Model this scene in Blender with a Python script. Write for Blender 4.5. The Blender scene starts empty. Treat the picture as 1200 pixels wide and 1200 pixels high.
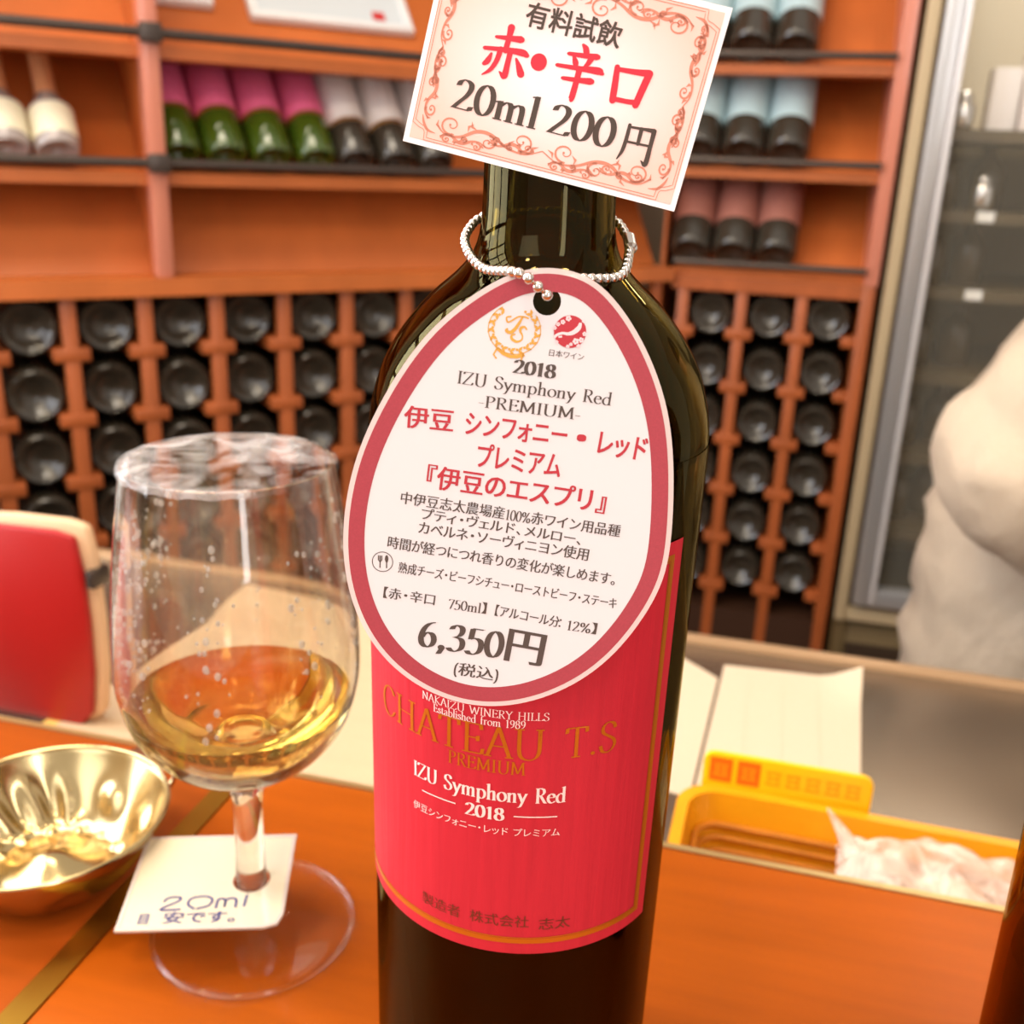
import bpy, bmesh, math, random
import numpy as np
from mathutils import Vector, Matrix, noise

random.seed(4)
SC = bpy.context.scene
COL = SC.collection
# ------------------------------------------------------------------ camera
F = 1200.0
PITCH, ROLL, YAW = math.radians(19), math.radians(2.3), math.radians(13.93)
CAM = np.array([0, 0, .263])
fw = np.array([-math.sin(YAW)*math.cos(PITCH), math.cos(YAW)*math.cos(PITCH), -math.sin(PITCH)])
r0 = np.array([math.cos(YAW), math.sin(YAW), 0]); u0 = np.cross(r0, fw)
RX = math.cos(ROLL)*r0 + math.sin(ROLL)*u0
UP = math.cos(ROLL)*u0 - math.sin(ROLL)*r0
cd = bpy.data.cameras.new('camera'); cam = bpy.data.objects.new('camera', cd); COL.objects.link(cam)
mw = Matrix.Identity(4)
for i in range(3):
    mw[i][0] = RX[i]; mw[i][1] = UP[i]; mw[i][2] = -fw[i]; mw[i][3] = CAM[i]
cam.matrix_world = mw
cd.sensor_width = 36; cd.lens = 36; cd.clip_start = .01
cd.dof.use_dof = True; cd.dof.focus_distance = .21; cd.dof.aperture_fstop = 19
SC.camera = cam
SC.view_settings.view_transform = 'Standard'; SC.view_settings.look = 'None'
SC.view_settings.gamma = 1; SC.view_settings.exposure = 0.03
try:
    SC.cycles.max_bounces = 14; SC.cycles.transmission_bounces = 12; SC.cycles.transparent_max_bounces = 12
    SC.cycles.sample_clamp_indirect = 6; SC.cycles.blur_glossy = .5
except Exception: pass
# ------------------------------------------------------------------ light
wd = bpy.data.worlds.new('world'); SC.world = wd; wd.use_nodes = True
bg = wd.node_tree.nodes['Background']
bg.inputs[0].default_value = (1.0, .90, .81, 1); bg.inputs[1].default_value = .78
def area(name, loc, aim, size, power, color, size_y=None):
    l = bpy.data.lights.new(name, 'AREA'); l.energy = power; l.color = color
    l.shape = 'RECTANGLE' if size_y else 'DISK'; l.size = size
    if size_y: l.size_y = size_y
    o = bpy.data.objects.new(name, l); COL.objects.link(o); o.location = loc
    o.rotation_euler = (Vector(aim)-Vector(loc)).to_track_quat('-Z', 'Y').to_euler()
    return o
area('daylight_behind', (-.9, -1.9, 1.5), (-.1, .4, .1), 1.6, 18, (.94, .95, 1), 1.3)
area('daylight_door', (1.2, -1.3, .75), (-.05, .2, .2), .24, 14, (.98, .97, 1), 1.9)
area('ceiling_panel', (-.55, .55, 1.9), (-.75, 1.5, .15), .9, 16, (1, .86, .68), .5)
for i, p in enumerate([(-.85, .05, 1.5), (-.2, -.3, 1.5), (.5, -.1, 1.5), (-.5, -.8, 1.5)]):
    area('ceiling_spot', p, (p[0], p[1]+.25, 0), .16, 5, (1, .80, .55))

# ------------------------------------------------------------------ pixel helpers (photo frame 1200 x 1200)
def ray(x, y): return RX*(x-600)/F - UP*(y-600)/F + fw
def onplane(x, y, n, d):
    v = ray(x, y); n = np.array(n, float); return CAM + v*((d-CAM@n)/(v@n))
def atz(x, y, z): return onplane(x, y, (0, 0, 1), z)
# ------------------------------------------------------------------ materials
def lin(c): return tuple(((v/255+.055)/1.055)**2.4 if v > 10 else v/255/12.92 for v in c)
MATS = {}
def mat(name, col, rough=.5, metal=0, trans=0, ior=1.45, coat=0, spec=.5, noise_amt=0, noise_scale=40, stretch=(1, 1, 1), bump=0, emit=0, alpha=1, col2=None, bdist=.001):
    if name in MATS: return MATS[name]
    m = bpy.data.materials.new(name); m.use_nodes = True; nt = m.node_tree; b = nt.nodes['Principled BSDF']
    c = lin(col) + (1,)
    b.inputs['Base Color'].default_value = c; b.inputs['Roughness'].default_value = rough
    b.inputs['Metallic'].default_value = metal; b.inputs['Transmission Weight'].default_value = trans
    b.inputs['IOR'].default_value = ior; b.inputs['Coat Weight'].default_value = coat; b.inputs['Coat Roughness'].default_value = .08
    b.inputs['Specular IOR Level'].default_value = spec; b.inputs['Alpha'].default_value = alpha
    if emit: b.inputs['Emission Color'].default_value = c; b.inputs['Emission Strength'].default_value = emit
    if noise_amt or bump:
        tc = nt.nodes.new('ShaderNodeTexCoord'); mp = nt.nodes.new('ShaderNodeMapping'); mp.inputs['Scale'].default_value = stretch
        nz = nt.nodes.new('ShaderNodeTexNoise'); nz.inputs['Scale'].default_value = noise_scale; nz.inputs['Detail'].default_value = 6
        nt.links.new(tc.outputs['Object'], mp.inputs[0]); nt.links.new(mp.outputs[0], nz.inputs['Vector'])
        if noise_amt:
            rp = nt.nodes.new('ShaderNodeValToRGB'); k = 1-noise_amt
            c2 = lin(col2)+(1,) if col2 else tuple(v*k for v in c[:3])+(1,)
            rp.color_ramp.elements[0].color = c2; rp.color_ramp.elements[0].position = .33
            rp.color_ramp.elements[1].color = c; rp.color_ramp.elements[1].position = .67
            nt.links.new(nz.outputs['Fac'], rp.inputs[0]); nt.links.new(rp.outputs[0], b.inputs['Base Color'])
        if bump:
            bp = nt.nodes.new('ShaderNodeBump'); bp.inputs['Strength'].default_value = bump; bp.inputs['Distance'].default_value = bdist
            nt.links.new(nz.outputs['Fac'], bp.inputs['Height']); nt.links.new(bp.outputs[0], b.inputs['Normal'])
    MATS[name] = m; return m
def film_mat(name, col, clear, rough=.1, bumpscale=0, bump=0):
    """thin clear plastic: part see-through, part sheen"""
    m = bpy.data.materials.new(name); m.use_nodes = True; nt = m.node_tree; b = nt.nodes['Principled BSDF']
    b.inputs['Base Color'].default_value = lin(col)+(1,); b.inputs['Roughness'].default_value = rough
    t = nt.nodes.new('ShaderNodeBsdfTransparent'); mx = nt.nodes.new('ShaderNodeMixShader')
    nt.links.new(b.outputs[0], mx.inputs[1]); nt.links.new(t.outputs[0], mx.inputs[2]); mx.inputs[0].default_value = clear
    nt.links.new(mx.outputs[0], nt.nodes['Material Output'].inputs['Surface'])
    if bump:
        tc = nt.nodes.new('ShaderNodeTexCoord'); nz = nt.nodes.new('ShaderNodeTexNoise'); nz.inputs['Scale'].default_value = bumpscale
        nz.inputs['Detail'].default_value = 3; nz.inputs['Distortion'].default_value = 1.2
        bp = nt.nodes.new('ShaderNodeBump'); bp.inputs['Strength'].default_value = bump; bp.inputs['Distance'].default_value = .004
        nt.links.new(tc.outputs['Object'], nz.inputs['Vector']); nt.links.new(nz.outputs['Fac'], bp.inputs['Height']); nt.links.new(bp.outputs[0], b.inputs['Normal'])
        cr = nt.nodes.new('ShaderNodeMapRange'); cr.inputs['From Min'].default_value = .35; cr.inputs['From Max'].default_value = .7
        cr.inputs['To Min'].default_value = min(1, clear+.2); cr.inputs['To Max'].default_value = clear-.3
        nt.links.new(nz.outputs['Fac'], cr.inputs['Value']); nt.links.new(cr.outputs[0], mx.inputs[0])
    return m
def glass_mat(name, col, rough=0.0, ior=1.5, clear=0):
    m = bpy.data.materials.new(name); m.use_nodes = True; nt = m.node_tree; nt.nodes.remove(nt.nodes['Principled BSDF'])
    g = nt.nodes.new('ShaderNodeBsdfGlass'); g.inputs['Color'].default_value = lin(col)+(1,); g.inputs['Roughness'].default_value = rough; g.inputs['IOR'].default_value = ior
    if clear:   # thin-walled glass lets part of the light straight through
        t = nt.nodes.new('ShaderNodeBsdfTransparent'); mx = nt.nodes.new('ShaderNodeMixShader'); mx.inputs[0].default_value = clear
        nt.links.new(g.outputs[0], mx.inputs[1]); nt.links.new(t.outputs[0], mx.inputs[2]); nt.links.new(mx.outputs[0], nt.nodes['Material Output'].inputs['Surface'])
    else: nt.links.new(g.outputs[0], nt.nodes['Material Output'].inputs['Surface'])
    return m
# ------------------------------------------------------------------ mesh building
class MB:
    def __init__(s): s.v = []; s.f = []
    def add(s, vs, fs):
        o = len(s.v); s.v += [tuple(map(float, p)) for p in vs]; s.f += [tuple(i+o for i in f) for f in fs]; return s
    def box(s, a, b, M=None):
        x0, y0, z0 = a; x1, y1, z1 = b
        vs = [(x0,y0,z0),(x1,y0,z0),(x1,y1,z0),(x0,y1,z0),(x0,y0,z1),(x1,y0,z1),(x1,y1,z1),(x0,y1,z1)]
        if M: vs = [M @ Vector(p) for p in vs]
        return s.add(vs, [(3,2,1,0),(4,5,6,7),(0,1,5,4),(1,2,6,5),(2,3,7,6),(3,0,4,7)])
    def lathe(s, prof, n=48, M=None, closed=False):
        vs = []; fs = []; idx = []
        for r, z in prof:
            if r < 1e-6: idx.append([len(vs)]*n); vs.append((0, 0, z))
            else:
                idx.append(list(range(len(vs), len(vs)+n)))
                vs += [(r*math.cos(2*math.pi*i/n), r*math.sin(2*math.pi*i/n), z) for i in range(n)]
        rng = range(len(prof)) if closed else range(len(prof)-1)
        for k in rng:
            a, b = idx[k], idx[(k+1) % len(prof)]
            for i in range(n):
                j = (i+1) % n; q = []
                for t in (a[i], a[j], b[j], b[i]):
                    if t not in q: q.append(t)
                if len(q) > 2: fs.append(tuple(q))
        if M: vs = [M @ Vector(p) for p in vs]
        return s.add(vs, fs)
    def tube(s, pts, r, n=8, cap=True, loop=False):
        pts = [Vector(p) for p in pts]; N = len(pts); rs = r if isinstance(r, (list, tuple)) else [r]*N
        vs = []; fs = []; nrm = None
        for i, p in enumerate(pts):
            if loop: t = (pts[(i+1) % N]-pts[i-1]).normalized()
            else: t = (pts[min(i+1, N-1)]-pts[max(i-1, 0)]).normalized()
            if nrm is None: nrm = t.orthogonal().normalized()
            nrm = (nrm - t*nrm.dot(t)).normalized(); bn = t.cross(nrm)
            for k in range(n):
                a = 2*math.pi*k/n; vs.append(p + (nrm*math.cos(a)+bn*math.sin(a))*rs[i])
        for i in range(N if loop else N-1):
            for k in range(n):
                j = (i+1) % N; fs.append((i*n+k, i*n+(k+1) % n, j*n+(k+1) % n, j*n+k))
        if cap and not loop: fs += [tuple(range(n))[::-1], tuple((N-1)*n+k for k in range(n))]
        return s.add(vs, fs)
    def ball(s, c, r, seg=10, rings=7, sc=(1, 1, 1)):
        prof = [(r*math.sin(math.pi*i/rings), -r*math.cos(math.pi*i/rings)) for i in range(rings+1)]
        prof[0] = (0, -r); prof[-1] = (0, r)
        return s.lathe(prof, seg, Matrix.Translation(c) @ Matrix.Diagonal((*sc, 1)))
    def prism(s, poly, t, M=None):
        """polygon in xy extruded 0..t in z"""
        n = len(poly); vs = [(x, y, 0) for x, y in poly]+[(x, y, t) for x, y in poly]
        fs = [tuple(range(n))[::-1], tuple(range(n, 2*n))]+[(i, (i+1) % n, n+(i+1) % n, n+i) for i in range(n)]
        if M: vs = [M @ Vector(p) for p in vs]
        return s.add(vs, fs)
    def build(s, name, m, parent=None, smooth=False, M=None, bevel=0):
        me = bpy.data.meshes.new(name); me.from_pydata(s.v, [], s.f); me.update()
        if M: me.transform(M)
        bm = bmesh.new(); bm.from_mesh(me)
        bmesh.ops.recalc_face_normals(bm, faces=bm.faces)
        if bevel:
            bmesh.ops.bevel(bm, geom=[e for e in bm.edges if e.is_manifold and e.calc_face_angle(0) > .6], offset=bevel, segments=2, affect='EDGES', profile=.5)
        bm.to_mesh(me); bm.free()
        if smooth or bevel:
            me.polygons.foreach_set('use_smooth', [True]*len(me.polygons)); me.set_sharp_from_angle(angle=math.radians(smooth if smooth > 1 else 38))
        if m: me.materials.append(m)
        o = bpy.data.objects.new(name, me); COL.objects.link(o)
        if parent: o.parent = parent
        return o
def tag(o, label=None, cat=None, group=None, kind=None):
    if label: o['label'] = label
    if cat: o['category'] = cat
    if group: o['group'] = group
    if kind: o['kind'] = kind
    return o
def empty(name, loc, rz=0, label=None, cat=None, group=None):
    o = bpy.data.objects.new(name, None); COL.objects.link(o); o.location = loc; o.rotation_euler = (0, 0, rz); o.empty_display_size = .02
    return tag(o, label, cat, group)
def copy_tree(o, parent=None):
    c = o.copy(); COL.objects.link(c)
    if parent: c.parent = parent
    for ch in o.children: copy_tree(ch, c)
    return c
def spline(pts, n=8, loop=False):
    P = [np.array(p, float) for p in pts]; N = len(P); out = []
    for i in range(N if loop else N-1):
        if loop: a, b, c, d = P[i-1], P[i], P[(i+1) % N], P[(i+2) % N]
        else:
            b, c = P[i], P[i+1]; a = P[i-1] if i else 2*b-c; d = P[i+2] if i+2 < N else 2*c-b
        for k in range(n):
            t = k/n; out.append(.5*((2*b)+(-a+c)*t+(2*a-5*b+4*c-d)*t*t+(-a+3*b-3*c+d)*t**3))
    if not loop: out.append(P[-1])
    return out
def fill2d(loops, depth=0):
    """filled flat outline with holes -> verts2d(3d), faces"""
    cu = bpy.data.curves.new('tmp', 'CURVE'); cu.dimensions = '2D'; cu.fill_mode = 'BOTH'; cu.extrude = depth/2
    for lp in loops:
        s = cu.splines.new('POLY'); s.points.add(len(lp)-1); s.use_cyclic_u = True
        for i, p in enumerate(lp): s.points[i].co = (p[0], p[1], 0, 1)
    return eval_curve(cu)
def eval_curve(cu):
    o = bpy.data.objects.new('tmp', cu); COL.objects.link(o); bpy.context.view_layer.update()
    dg = bpy.context.evaluated_depsgraph_get(); me = bpy.data.meshes.new_from_object(o.evaluated_get(dg))
    vs = [tuple(v.co) for v in me.vertices]; fs = [tuple(p.vertices) for p in me.polygons]
    bpy.data.objects.remove(o); bpy.data.curves.remove(cu); bpy.data.meshes.remove(me)
    return vs, fs
# ------------------------------------------------------------------ lettering
GL = {}   # glyph -> (advance, [strokes]); stroke = (kind, pts); cap height 1
def st(x, a=0, b=1, s='tb'):
    r = [('P', [(x, a), (x, b)])]
    if 'b' in s: r.append(('F', [(x-.12, a+.015), (x+.12, a+.015)]))
    if 't' in s: r.append(('F', [(x-.12, b-.015), (x+.12, b-.015)]))
    if 'l' in s: r.append(('F', [(x-.13, b-.06), (x, b-.01)]))
    return r
def ft(x, y, w=.1): return [('F', [(x-w, y), (x+w, y)])]
def S(*p): return [('S', list(p))]
def Pl(*p): return [('P', list(p))]
def ell(cx, cy, rx, ry, a0=100, a1=460):
    return [('P', [(cx+rx*math.cos(math.radians(a0+(a1-a0)*i/24)), cy+ry*math.sin(math.radians(a0+(a1-a0)*i/24))) for i in range(25)])]
GL['I'] = (.34, st(.17)); GL['L'] = (.58, st(.15)+Pl((.15, .02), (.52, .02))+Pl((.53, .02), (.55, .2)))
GL['Z'] = (.68, Pl((.07, .82), (.08, .98), (.6, .98), (.05, .02), (.6, .02), (.63, .2)))
GL['U'] = (.8, st(.16, .3, 1, 't')+S((.16, .32), (.19, .12), (.28, .01), (.42, -.02), (.56, .05), (.63, .2), (.65, .4), (.65, 1))+ft(.65, .985))
GL['S'] = (.56, S((.46, .78), (.42, .92), (.3, 1), (.16, .96), (.09, .82), (.12, .66), (.28, .53), (.43, .4), (.48, .24), (.42, .08), (.27, -.01), (.12, .04), (.05, .24)))
GL['y'] = (.54, Pl((.07, .62), (.28, .05))+S((.49, .62), (.36, .3), (.24, -.05), (.14, -.28), (.03, -.3))+ft(.08, .61)+ft(.48, .61, .08))
def arch(x): return S((x, .45), (x+.1, .58), (x+.2, .62), (x+.27, .55), (x+.29, .4))+st(x+.29, 0, .42, 'b')
GL['m'] = (.9, st(.13, 0, .62, 'bl')+arch(.14)+arch(.44)); GL['n'] = (.6, st(.13, 0, .62, 'bl')+arch(.15))
GL['h'] = (.6, st(.13, 0, 1.05, 'bl')+arch(.15)); GL['o'] = (.56, ell(.28, .305, .22, .31)); GL['i'] = (.28, st(.14, 0, .62, 'bl')+[('D', [(.14, .86)])])
GL['l'] = (.28, st(.14, 0, 1.05, 'bl'))
GL['p'] = (.6, st(.13, -.32, .62, 'bl')+S((.13, .48), (.24, .6), (.36, .61), (.48, .48), (.51, .3), (.46, .1), (.33, -.01), (.2, .02), (.13, .1)))
GL['b'] = (.58, st(.13, 0, 1.05, 'l')+S((.13, .48), (.24, .6), (.36, .61), (.48, .48), (.51, .3), (.46, .1), (.33, -.01), (.2, .0), (.13, .06)))
GL['d'] = (.6, st(.46, 0, 1.05, 'l')+ft(.52, .02, .06)+S((.46, .5), (.34, .61), (.22, .59), (.1, .44), (.07, .28), (.12, .1), (.25, -.01), (.38, .04), (.46, .12)))
GL['e'] = (.5, Pl((.1, .36), (.43, .37))+S((.43, .37), (.4, .53), (.27, .62), (.14, .55), (.07, .34), (.11, .13), (.25, 0), (.36, .02), (.45, .12)))
GL['f'] = (.36, st(.15, 0, .8, 'b')+S((.15, .78), (.19, .98), (.28, 1.05), (.38, 1.0))+ft(.17, .6, .14)); GL['r'] = (.42, st(.13, 0, .62, 'bl')+S((.14, .45), (.22, .58), (.31, .62), (.38, .57)))
GL['s'] = (.42, S((.34, .48), (.3, .58), (.2, .62), (.1, .55), (.1, .43), (.22, .34), (.34, .24), (.35, .1), (.25, 0), (.12, .02), (.06, .16)))
GL['t'] = (.36, S((.15, .8), (.15, .4), (.16, .12), (.21, .01), (.28, .01), (.34, .08))+ft(.17, .6, .13))
GL['a'] = (.5, S((.09, .48), (.14, .58), (.25, .62), (.35, .55), (.36, .4), (.36, .1), (.4, .01), (.47, .05))+S((.36, .37), (.2, .31), (.08, .2), (.1, .05), (.2, 0), (.3, .06), (.36, .14)))
bowl = S((.15, .985), (.32, .99), (.45, .93), (.5, .76), (.44, .6), (.32, .52), (.15, .51))
GL['R'] = (.66, st(.15)+bowl+Pl((.3, .52), (.56, .02))+ft(.6, .02, .07)); GL['P'] = (.58, st(.15)+bowl)
GL['E'] = (.6, st(.15)+Pl((.15, .98), (.5, .98))+Pl((.5, .98), (.52, .82))+Pl((.15, .52), (.43, .52))+Pl((.43, .6), (.43, .43))+Pl((.15, .02), (.52, .02))+Pl((.53, .02), (.56, .2)))
GL['M'] = (.92, Pl((.13, 0), (.16, .98), (.45, .1), (.74, .98), (.78, 0))+ft(.13, .015)+ft(.79, .015, .11)+ft(.12, .98, .07)+ft(.79, .98, .07))
GL['A'] = (.68, Pl((.07, 0), (.34, 1.0), (.62, 0))+Pl((.18, .36), (.5, .36))+ft(.08, .015)+ft(.61, .015))
GL['N'] = (.76, Pl((.14, 0), (.14, .98), (.62, .02), (.62, 1))+ft(.14, .015)+ft(.62, .985)+ft(.1, .985, .07))
GL['K'] = (.68, st(.15)+Pl((.56, .98), (.17, .5), (.6, .02))+ft(.56, .985, .09)+ft(.6, .015, .09))
GL['W'] = (.98, Pl((.07, .98), (.28, .02), (.5, .9), (.7, .02), (.92, .98))+ft(.07, .985)+ft(.92, .985))
GL['Y'] = (.64, Pl((.07, .98), (.32, .5), (.58, .98))+st(.32, 0, .5, 'b')+ft(.08, .985)+ft(.57, .985))
GL['H'] = (.8, st(.15)+st(.64)+Pl((.15, .52), (.64, .52))); GL['T'] = (.66, st(.33, 0, 1, 'b')+Pl((.06, .82), (.07, .98), (.59, .98), (.6, .82)))
GL['C'] = (.7, S((.6, .78), (.53, .92), (.38, 1), (.2, .92), (.09, .7), (.08, .4), (.17, .14), (.36, -.01), (.52, .06), (.63, .24)))
GL['0'] = (.56, ell(.28, .5, .21, .5)); GL['1'] = (.46, st(.24, 0, 1, 'b')+Pl((.1, .86), (.24, .97)))
GL['2'] = (.56, S((.09, .78), (.13, .93), (.25, 1), (.39, .93), (.43, .76), (.36, .52), (.2, .26), (.06, .03))+Pl((.06, .04), (.48, .04))+Pl((.48, .04), (.52, .18)))
GL['3'] = (.54, S((.09, .82), (.14, .95), (.26, 1), (.38, .93), (.4, .76), (.33, .6), (.2, .54))+S((.2, .54), (.38, .5), (.45, .34), (.42, .12), (.28, 0), (.15, .0), (.06, .1)))
GL['5'] = (.54, Pl((.45, .97), (.16, .97), (.13, .56))+S((.13, .56), (.26, .62), (.4, .55), (.45, .36), (.41, .12), (.28, 0), (.14, .0), (.06, .1)))
GL['6'] = (.56, S((.44, .97), (.28, .9), (.14, .68), (.08, .36), (.13, .1), (.27, -.01), (.41, .08), (.46, .28), (.41, .48), (.29, .56), (.16, .48), (.1, .34)))
GL['7'] = (.52, Pl((.06, .82), (.08, .97), (.46, .97), (.2, 0))); GL['8'] = (.56, ell(.28, .76, .16, .24)+ell(.28, .26, .2, .27))
GL['9'] = (.56, S((.12, .03), (.28, .1), (.42, .32), (.48, .64), (.43, .9), (.29, 1), (.15, .92), (.1, .72), (.15, .52), (.27, .44), (.4, .52), (.46, .66)))
GL['-'] = (.34, Pl((.04, .34), (.3, .34))); GL['.'] = (.3, [('D', [(.14, .06)])]); GL[','] = (.28, [('D', [(.14, .06)])]+Pl((.17, .05), (.08, -.2)))
GL['%'] = (.86, ell(.2, .76, .13, .22)+ell(.66, .22, .13, .22)+Pl((.66, 1), (.2, 0))); GL['('] = (.3, S((.24, 1.1), (.12, .85), (.08, .45), (.12, .05), (.24, -.2))); GL[')'] = (.3, S((.06, 1.1), (.18, .85), (.22, .45), (.18, .05), (.06, -.2)))
def latin(ch, w):
    adv, strokes = GL[ch]; vs = []; fs = []
    ang = math.radians(14); nb = np.array([math.cos(ang), math.sin(ang)])*w/2
    for kind, pts in strokes:
        pts = [np.array(p, float) for p in pts]
        if kind == 'D':
            o = len(vs); vs += [tuple(pts[0]+w*.62*np.array([math.cos(t*math.pi/5), math.sin(t*math.pi/5)])) for t in range(10)]; fs.append(tuple(range(o, o+10))); continue
        if kind == 'S': pts = spline(pts, 5)
        for a, b in zip(pts[:-1], pts[1:]):
            d = b-a; L = np.hypot(*d)
            if L < 1e-6: continue
            p = np.array([-d[1], d[0]])/L*.02; o = len(vs)
            vs += [tuple(a-p), tuple(b-p), tuple(b+p), tuple(a+p)]; fs.append((o, o+1, o+2, o+3))
            if kind != 'F':
                o = len(vs); q = [a-nb, b-nb, b+nb, a+nb]
                vs += [tuple(x) for x in q]; fs.append((o, o+1, o+2, o+3))
            else:
                p = np.array([0, .02]); o = len(vs); vs += [tuple(a-p), tuple(b-p), tuple(b+p), tuple(a+p)]; fs.append((o, o+1, o+2, o+3))
    return adv, vs, fs
BR = {}   # brush-written characters: strokes of (x, y, width)
BR['赤'] = [[(.22,.76,.05),(.5,.79,.08),(.78,.82,.11)],[(.5,1.0,.13),(.5,.8,.1),(.49,.54,.1)],[(.02,.5,.06),(.5,.56,.08),(.86,.58,.11),(.98,.55,.08)],[(.38,.55,.1),(.35,.32,.09),(.26,.12,.07),(.1,-.02,.02)],[(.6,.56,.1),(.6,.3,.1),(.59,.06,.11),(.46,.12,.02)],[(.2,.42,.05),(.16,.28,.1),(.09,.2,.07)],[(.76,.44,.04),(.86,.3,.1),(.94,.17,.13)]]
BR['辛'] = [[(.45,1.02,.05),(.52,.96,.1),(.56,.87,.1)],[(.2,.79,.06),(.5,.82,.08),(.8,.86,.1)],[(.32,.76,.05),(.38,.66,.1),(.41,.6,.08)],[(.68,.79,.1),(.64,.69,.08),(.58,.59,.05)],[(.02,.52,.06),(.5,.56,.08),(.88,.6,.12),(.98,.57,.07)],[(.2,.3,.06),(.5,.33,.08),(.8,.37,.11)],[(.5,.56,.1),(.5,.3,.1),(.49,-.04,.1),(.47,-.08,.04)]]
BR['口'] = [[(.1,.74,.1),(.15,.4,.12),(.19,.08,.12)],[(.1,.7,.07),(.5,.73,.09),(.84,.77,.12)],[(.84,.77,.13),(.78,.45,.13),(.72,.1,.12)],[(.2,.12,.08),(.5,.13,.08),(.76,.16,.09)]]
BR['円'] = [[(.15,.9,.08),(.15,.5,.09),(.12,.2,.08),(.03,-.04,.03)],[(.15,.85,.05),(.5,.87,.06),(.86,.89,.1)],[(.86,.89,.11),(.86,.5,.1),(.85,.0,.11),(.7,.06,.02)],[(.15,.46,.05),(.5,.47,.05),(.86,.48,.05)],[(.5,.87,.09),(.5,.65,.09),(.5,.46,.08)]]
def brush(ch):
    vs = []; fs = []
    for s in BR[ch]:
        pts = spline(s, 6); o = len(vs)
        for i, p in enumerate(pts):
            d = (pts[min(i+1, len(pts)-1)]-pts[max(i-1, 0)])[:2]; d = d/np.hypot(*d); n = np.array([-d[1], d[0]])*p[2]*.62
            vs += [tuple(p[:2]-n), tuple(p[:2]+n)]
        fs += [(o+2*i, o+2*i+2, o+2*i+3, o+2*i+1) for i in range(len(pts)-1)]
        for p, s_ in ((pts[0], -1), (pts[-1], 1)):
            o = len(vs); vs += [(p[0]+p[2]*.62*math.cos(t*math.pi/6), p[1]+p[2]*.52*math.sin(t*math.pi/6)) for t in range(12)]; fs.append(tuple(range(o, o+12)))
    return 1.0, vs, fs
CJ = {}
def cjk(ch, off=0, sx=0, sy=0):
    k = (ch, off)
    if k not in CJ:
        cu = bpy.data.curves.new('tmp', 'FONT'); cu.body = ch; cu.size = 1; cu.offset = off; cu.resolution_u = 3
        CJ[k] = eval_curve(cu)
    v, f = CJ[k]; vs = []; fs = []
    sh = [(0, 0)]
    if sx: sh = [(-sx, 0), (sx, 0), (0, 0)]
    if sy: sh = [(a, b) for a in (-sx, sx) for b in (-sy, sy)]+[(0, 0)]
    for a, b in sh:
        o = len(vs); vs += [(p[0]+a, p[1]+b+.08) for p in v]; fs += [tuple(i+o for i in q) for q in f]
    return 1.0, vs, fs
ADV = {'・': (.56, -.22), '、': (.55, 0), '。': (.6, 0), ' ': (.34, 0), '　': (1, 0), '『': (.6, -.4), '』': (.6, 0), '【': (.55, -.45), '】': (.55, 0), '：': (.6, -.2), 'ー': (.95, -.02), 'ィ': (.8, -.1), 'ォ': (.82, -.1), 'ェ': (.8, -.1), 'ッ': (.8, -.1), 'ュ': (.82, -.1), 'ョ': (.82, -.1)}
def text2d(s, w=.13, off=-.008, sx=.014, sy=0, use_brush=False, cap=.78):
    x = 0; V = []; Fc = []; seq = 0
    for ch in s:
        if ch in (' ', '　'): x += ADV[ch][0]; continue
        if use_brush and ch in BR: a, v, f = brush(ch); k = 1; dx = 0
        elif ch in GL: a, v, f = latin(ch, w); k = cap; dx = 0
        else:
            a, v, f = cjk(ch, off, sx, sy); k = 1; dx = 0
            if ch in ADV: a, dx = ADV[ch]
            elif '\u3040' < ch < '\u30ff': a = .94; dx = -.03
        o = len(V); V += [[x+dx+p[0]*k, p[1]*k, 0] for p in v]; Fc += [tuple(i+o for i in q) for q in f]; x += a*k
        # overlapping strokes of one sign lie on separate hair-thin layers of ink
        if ch in GL or (use_brush and ch in BR):
            for q in f:
                for i in q: V[o+i][2] = seq % 16
                seq += 1
        else:
            n3 = len(v)//(1+(2 if sx and not sy else 4 if sy else 0))
            for i in range(len(v)): V[o+i][2] = i//n3*3+seq % 3
            seq += 1
    return V, Fc, x
def place_text(mb, s, A, B, h, mp, **kw):
    """A, B = baseline ends in surface coordinates, h = em height; mp maps (u, v) to 3D"""
    V, Fc, adv = text2d(s, **kw)
    A = np.array(A); B = np.array(B); d = (B-A); L = np.hypot(*d); d = d/L; n = np.array([-d[1], d[0]])
    sx = L/adv
    mb.add([mp(*(A+d*p[0]*sx+n*p[1]*h), p[2]*2e-6) for p in V], Fc)
def ribbon(pts, w):
    """flat strip along 2D pts; w constant or list"""
    pts = [np.array(p[:2], float) for p in pts]; vs = []
    for i, p in enumerate(pts):
        d = pts[min(i+1, len(pts)-1)]-pts[max(i-1, 0)]; d = d/(np.hypot(*d)+1e-9); ww = w[i] if isinstance(w, (list, tuple)) else w
        n = np.array([-d[1], d[0]])*ww/2; vs += [tuple(p-n), tuple(p+n)]
    return vs, [(2*i, 2*i+2, 2*i+3, 2*i+1) for i in range(len(pts)-1)]
def disc2(c, r, n=14, sy=1):
    return [(c[0]+r*math.cos(2*math.pi*i/n), c[1]+sy*r*math.sin(2*math.pi*i/n)) for i in range(n)], [tuple(range(n))]
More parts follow.
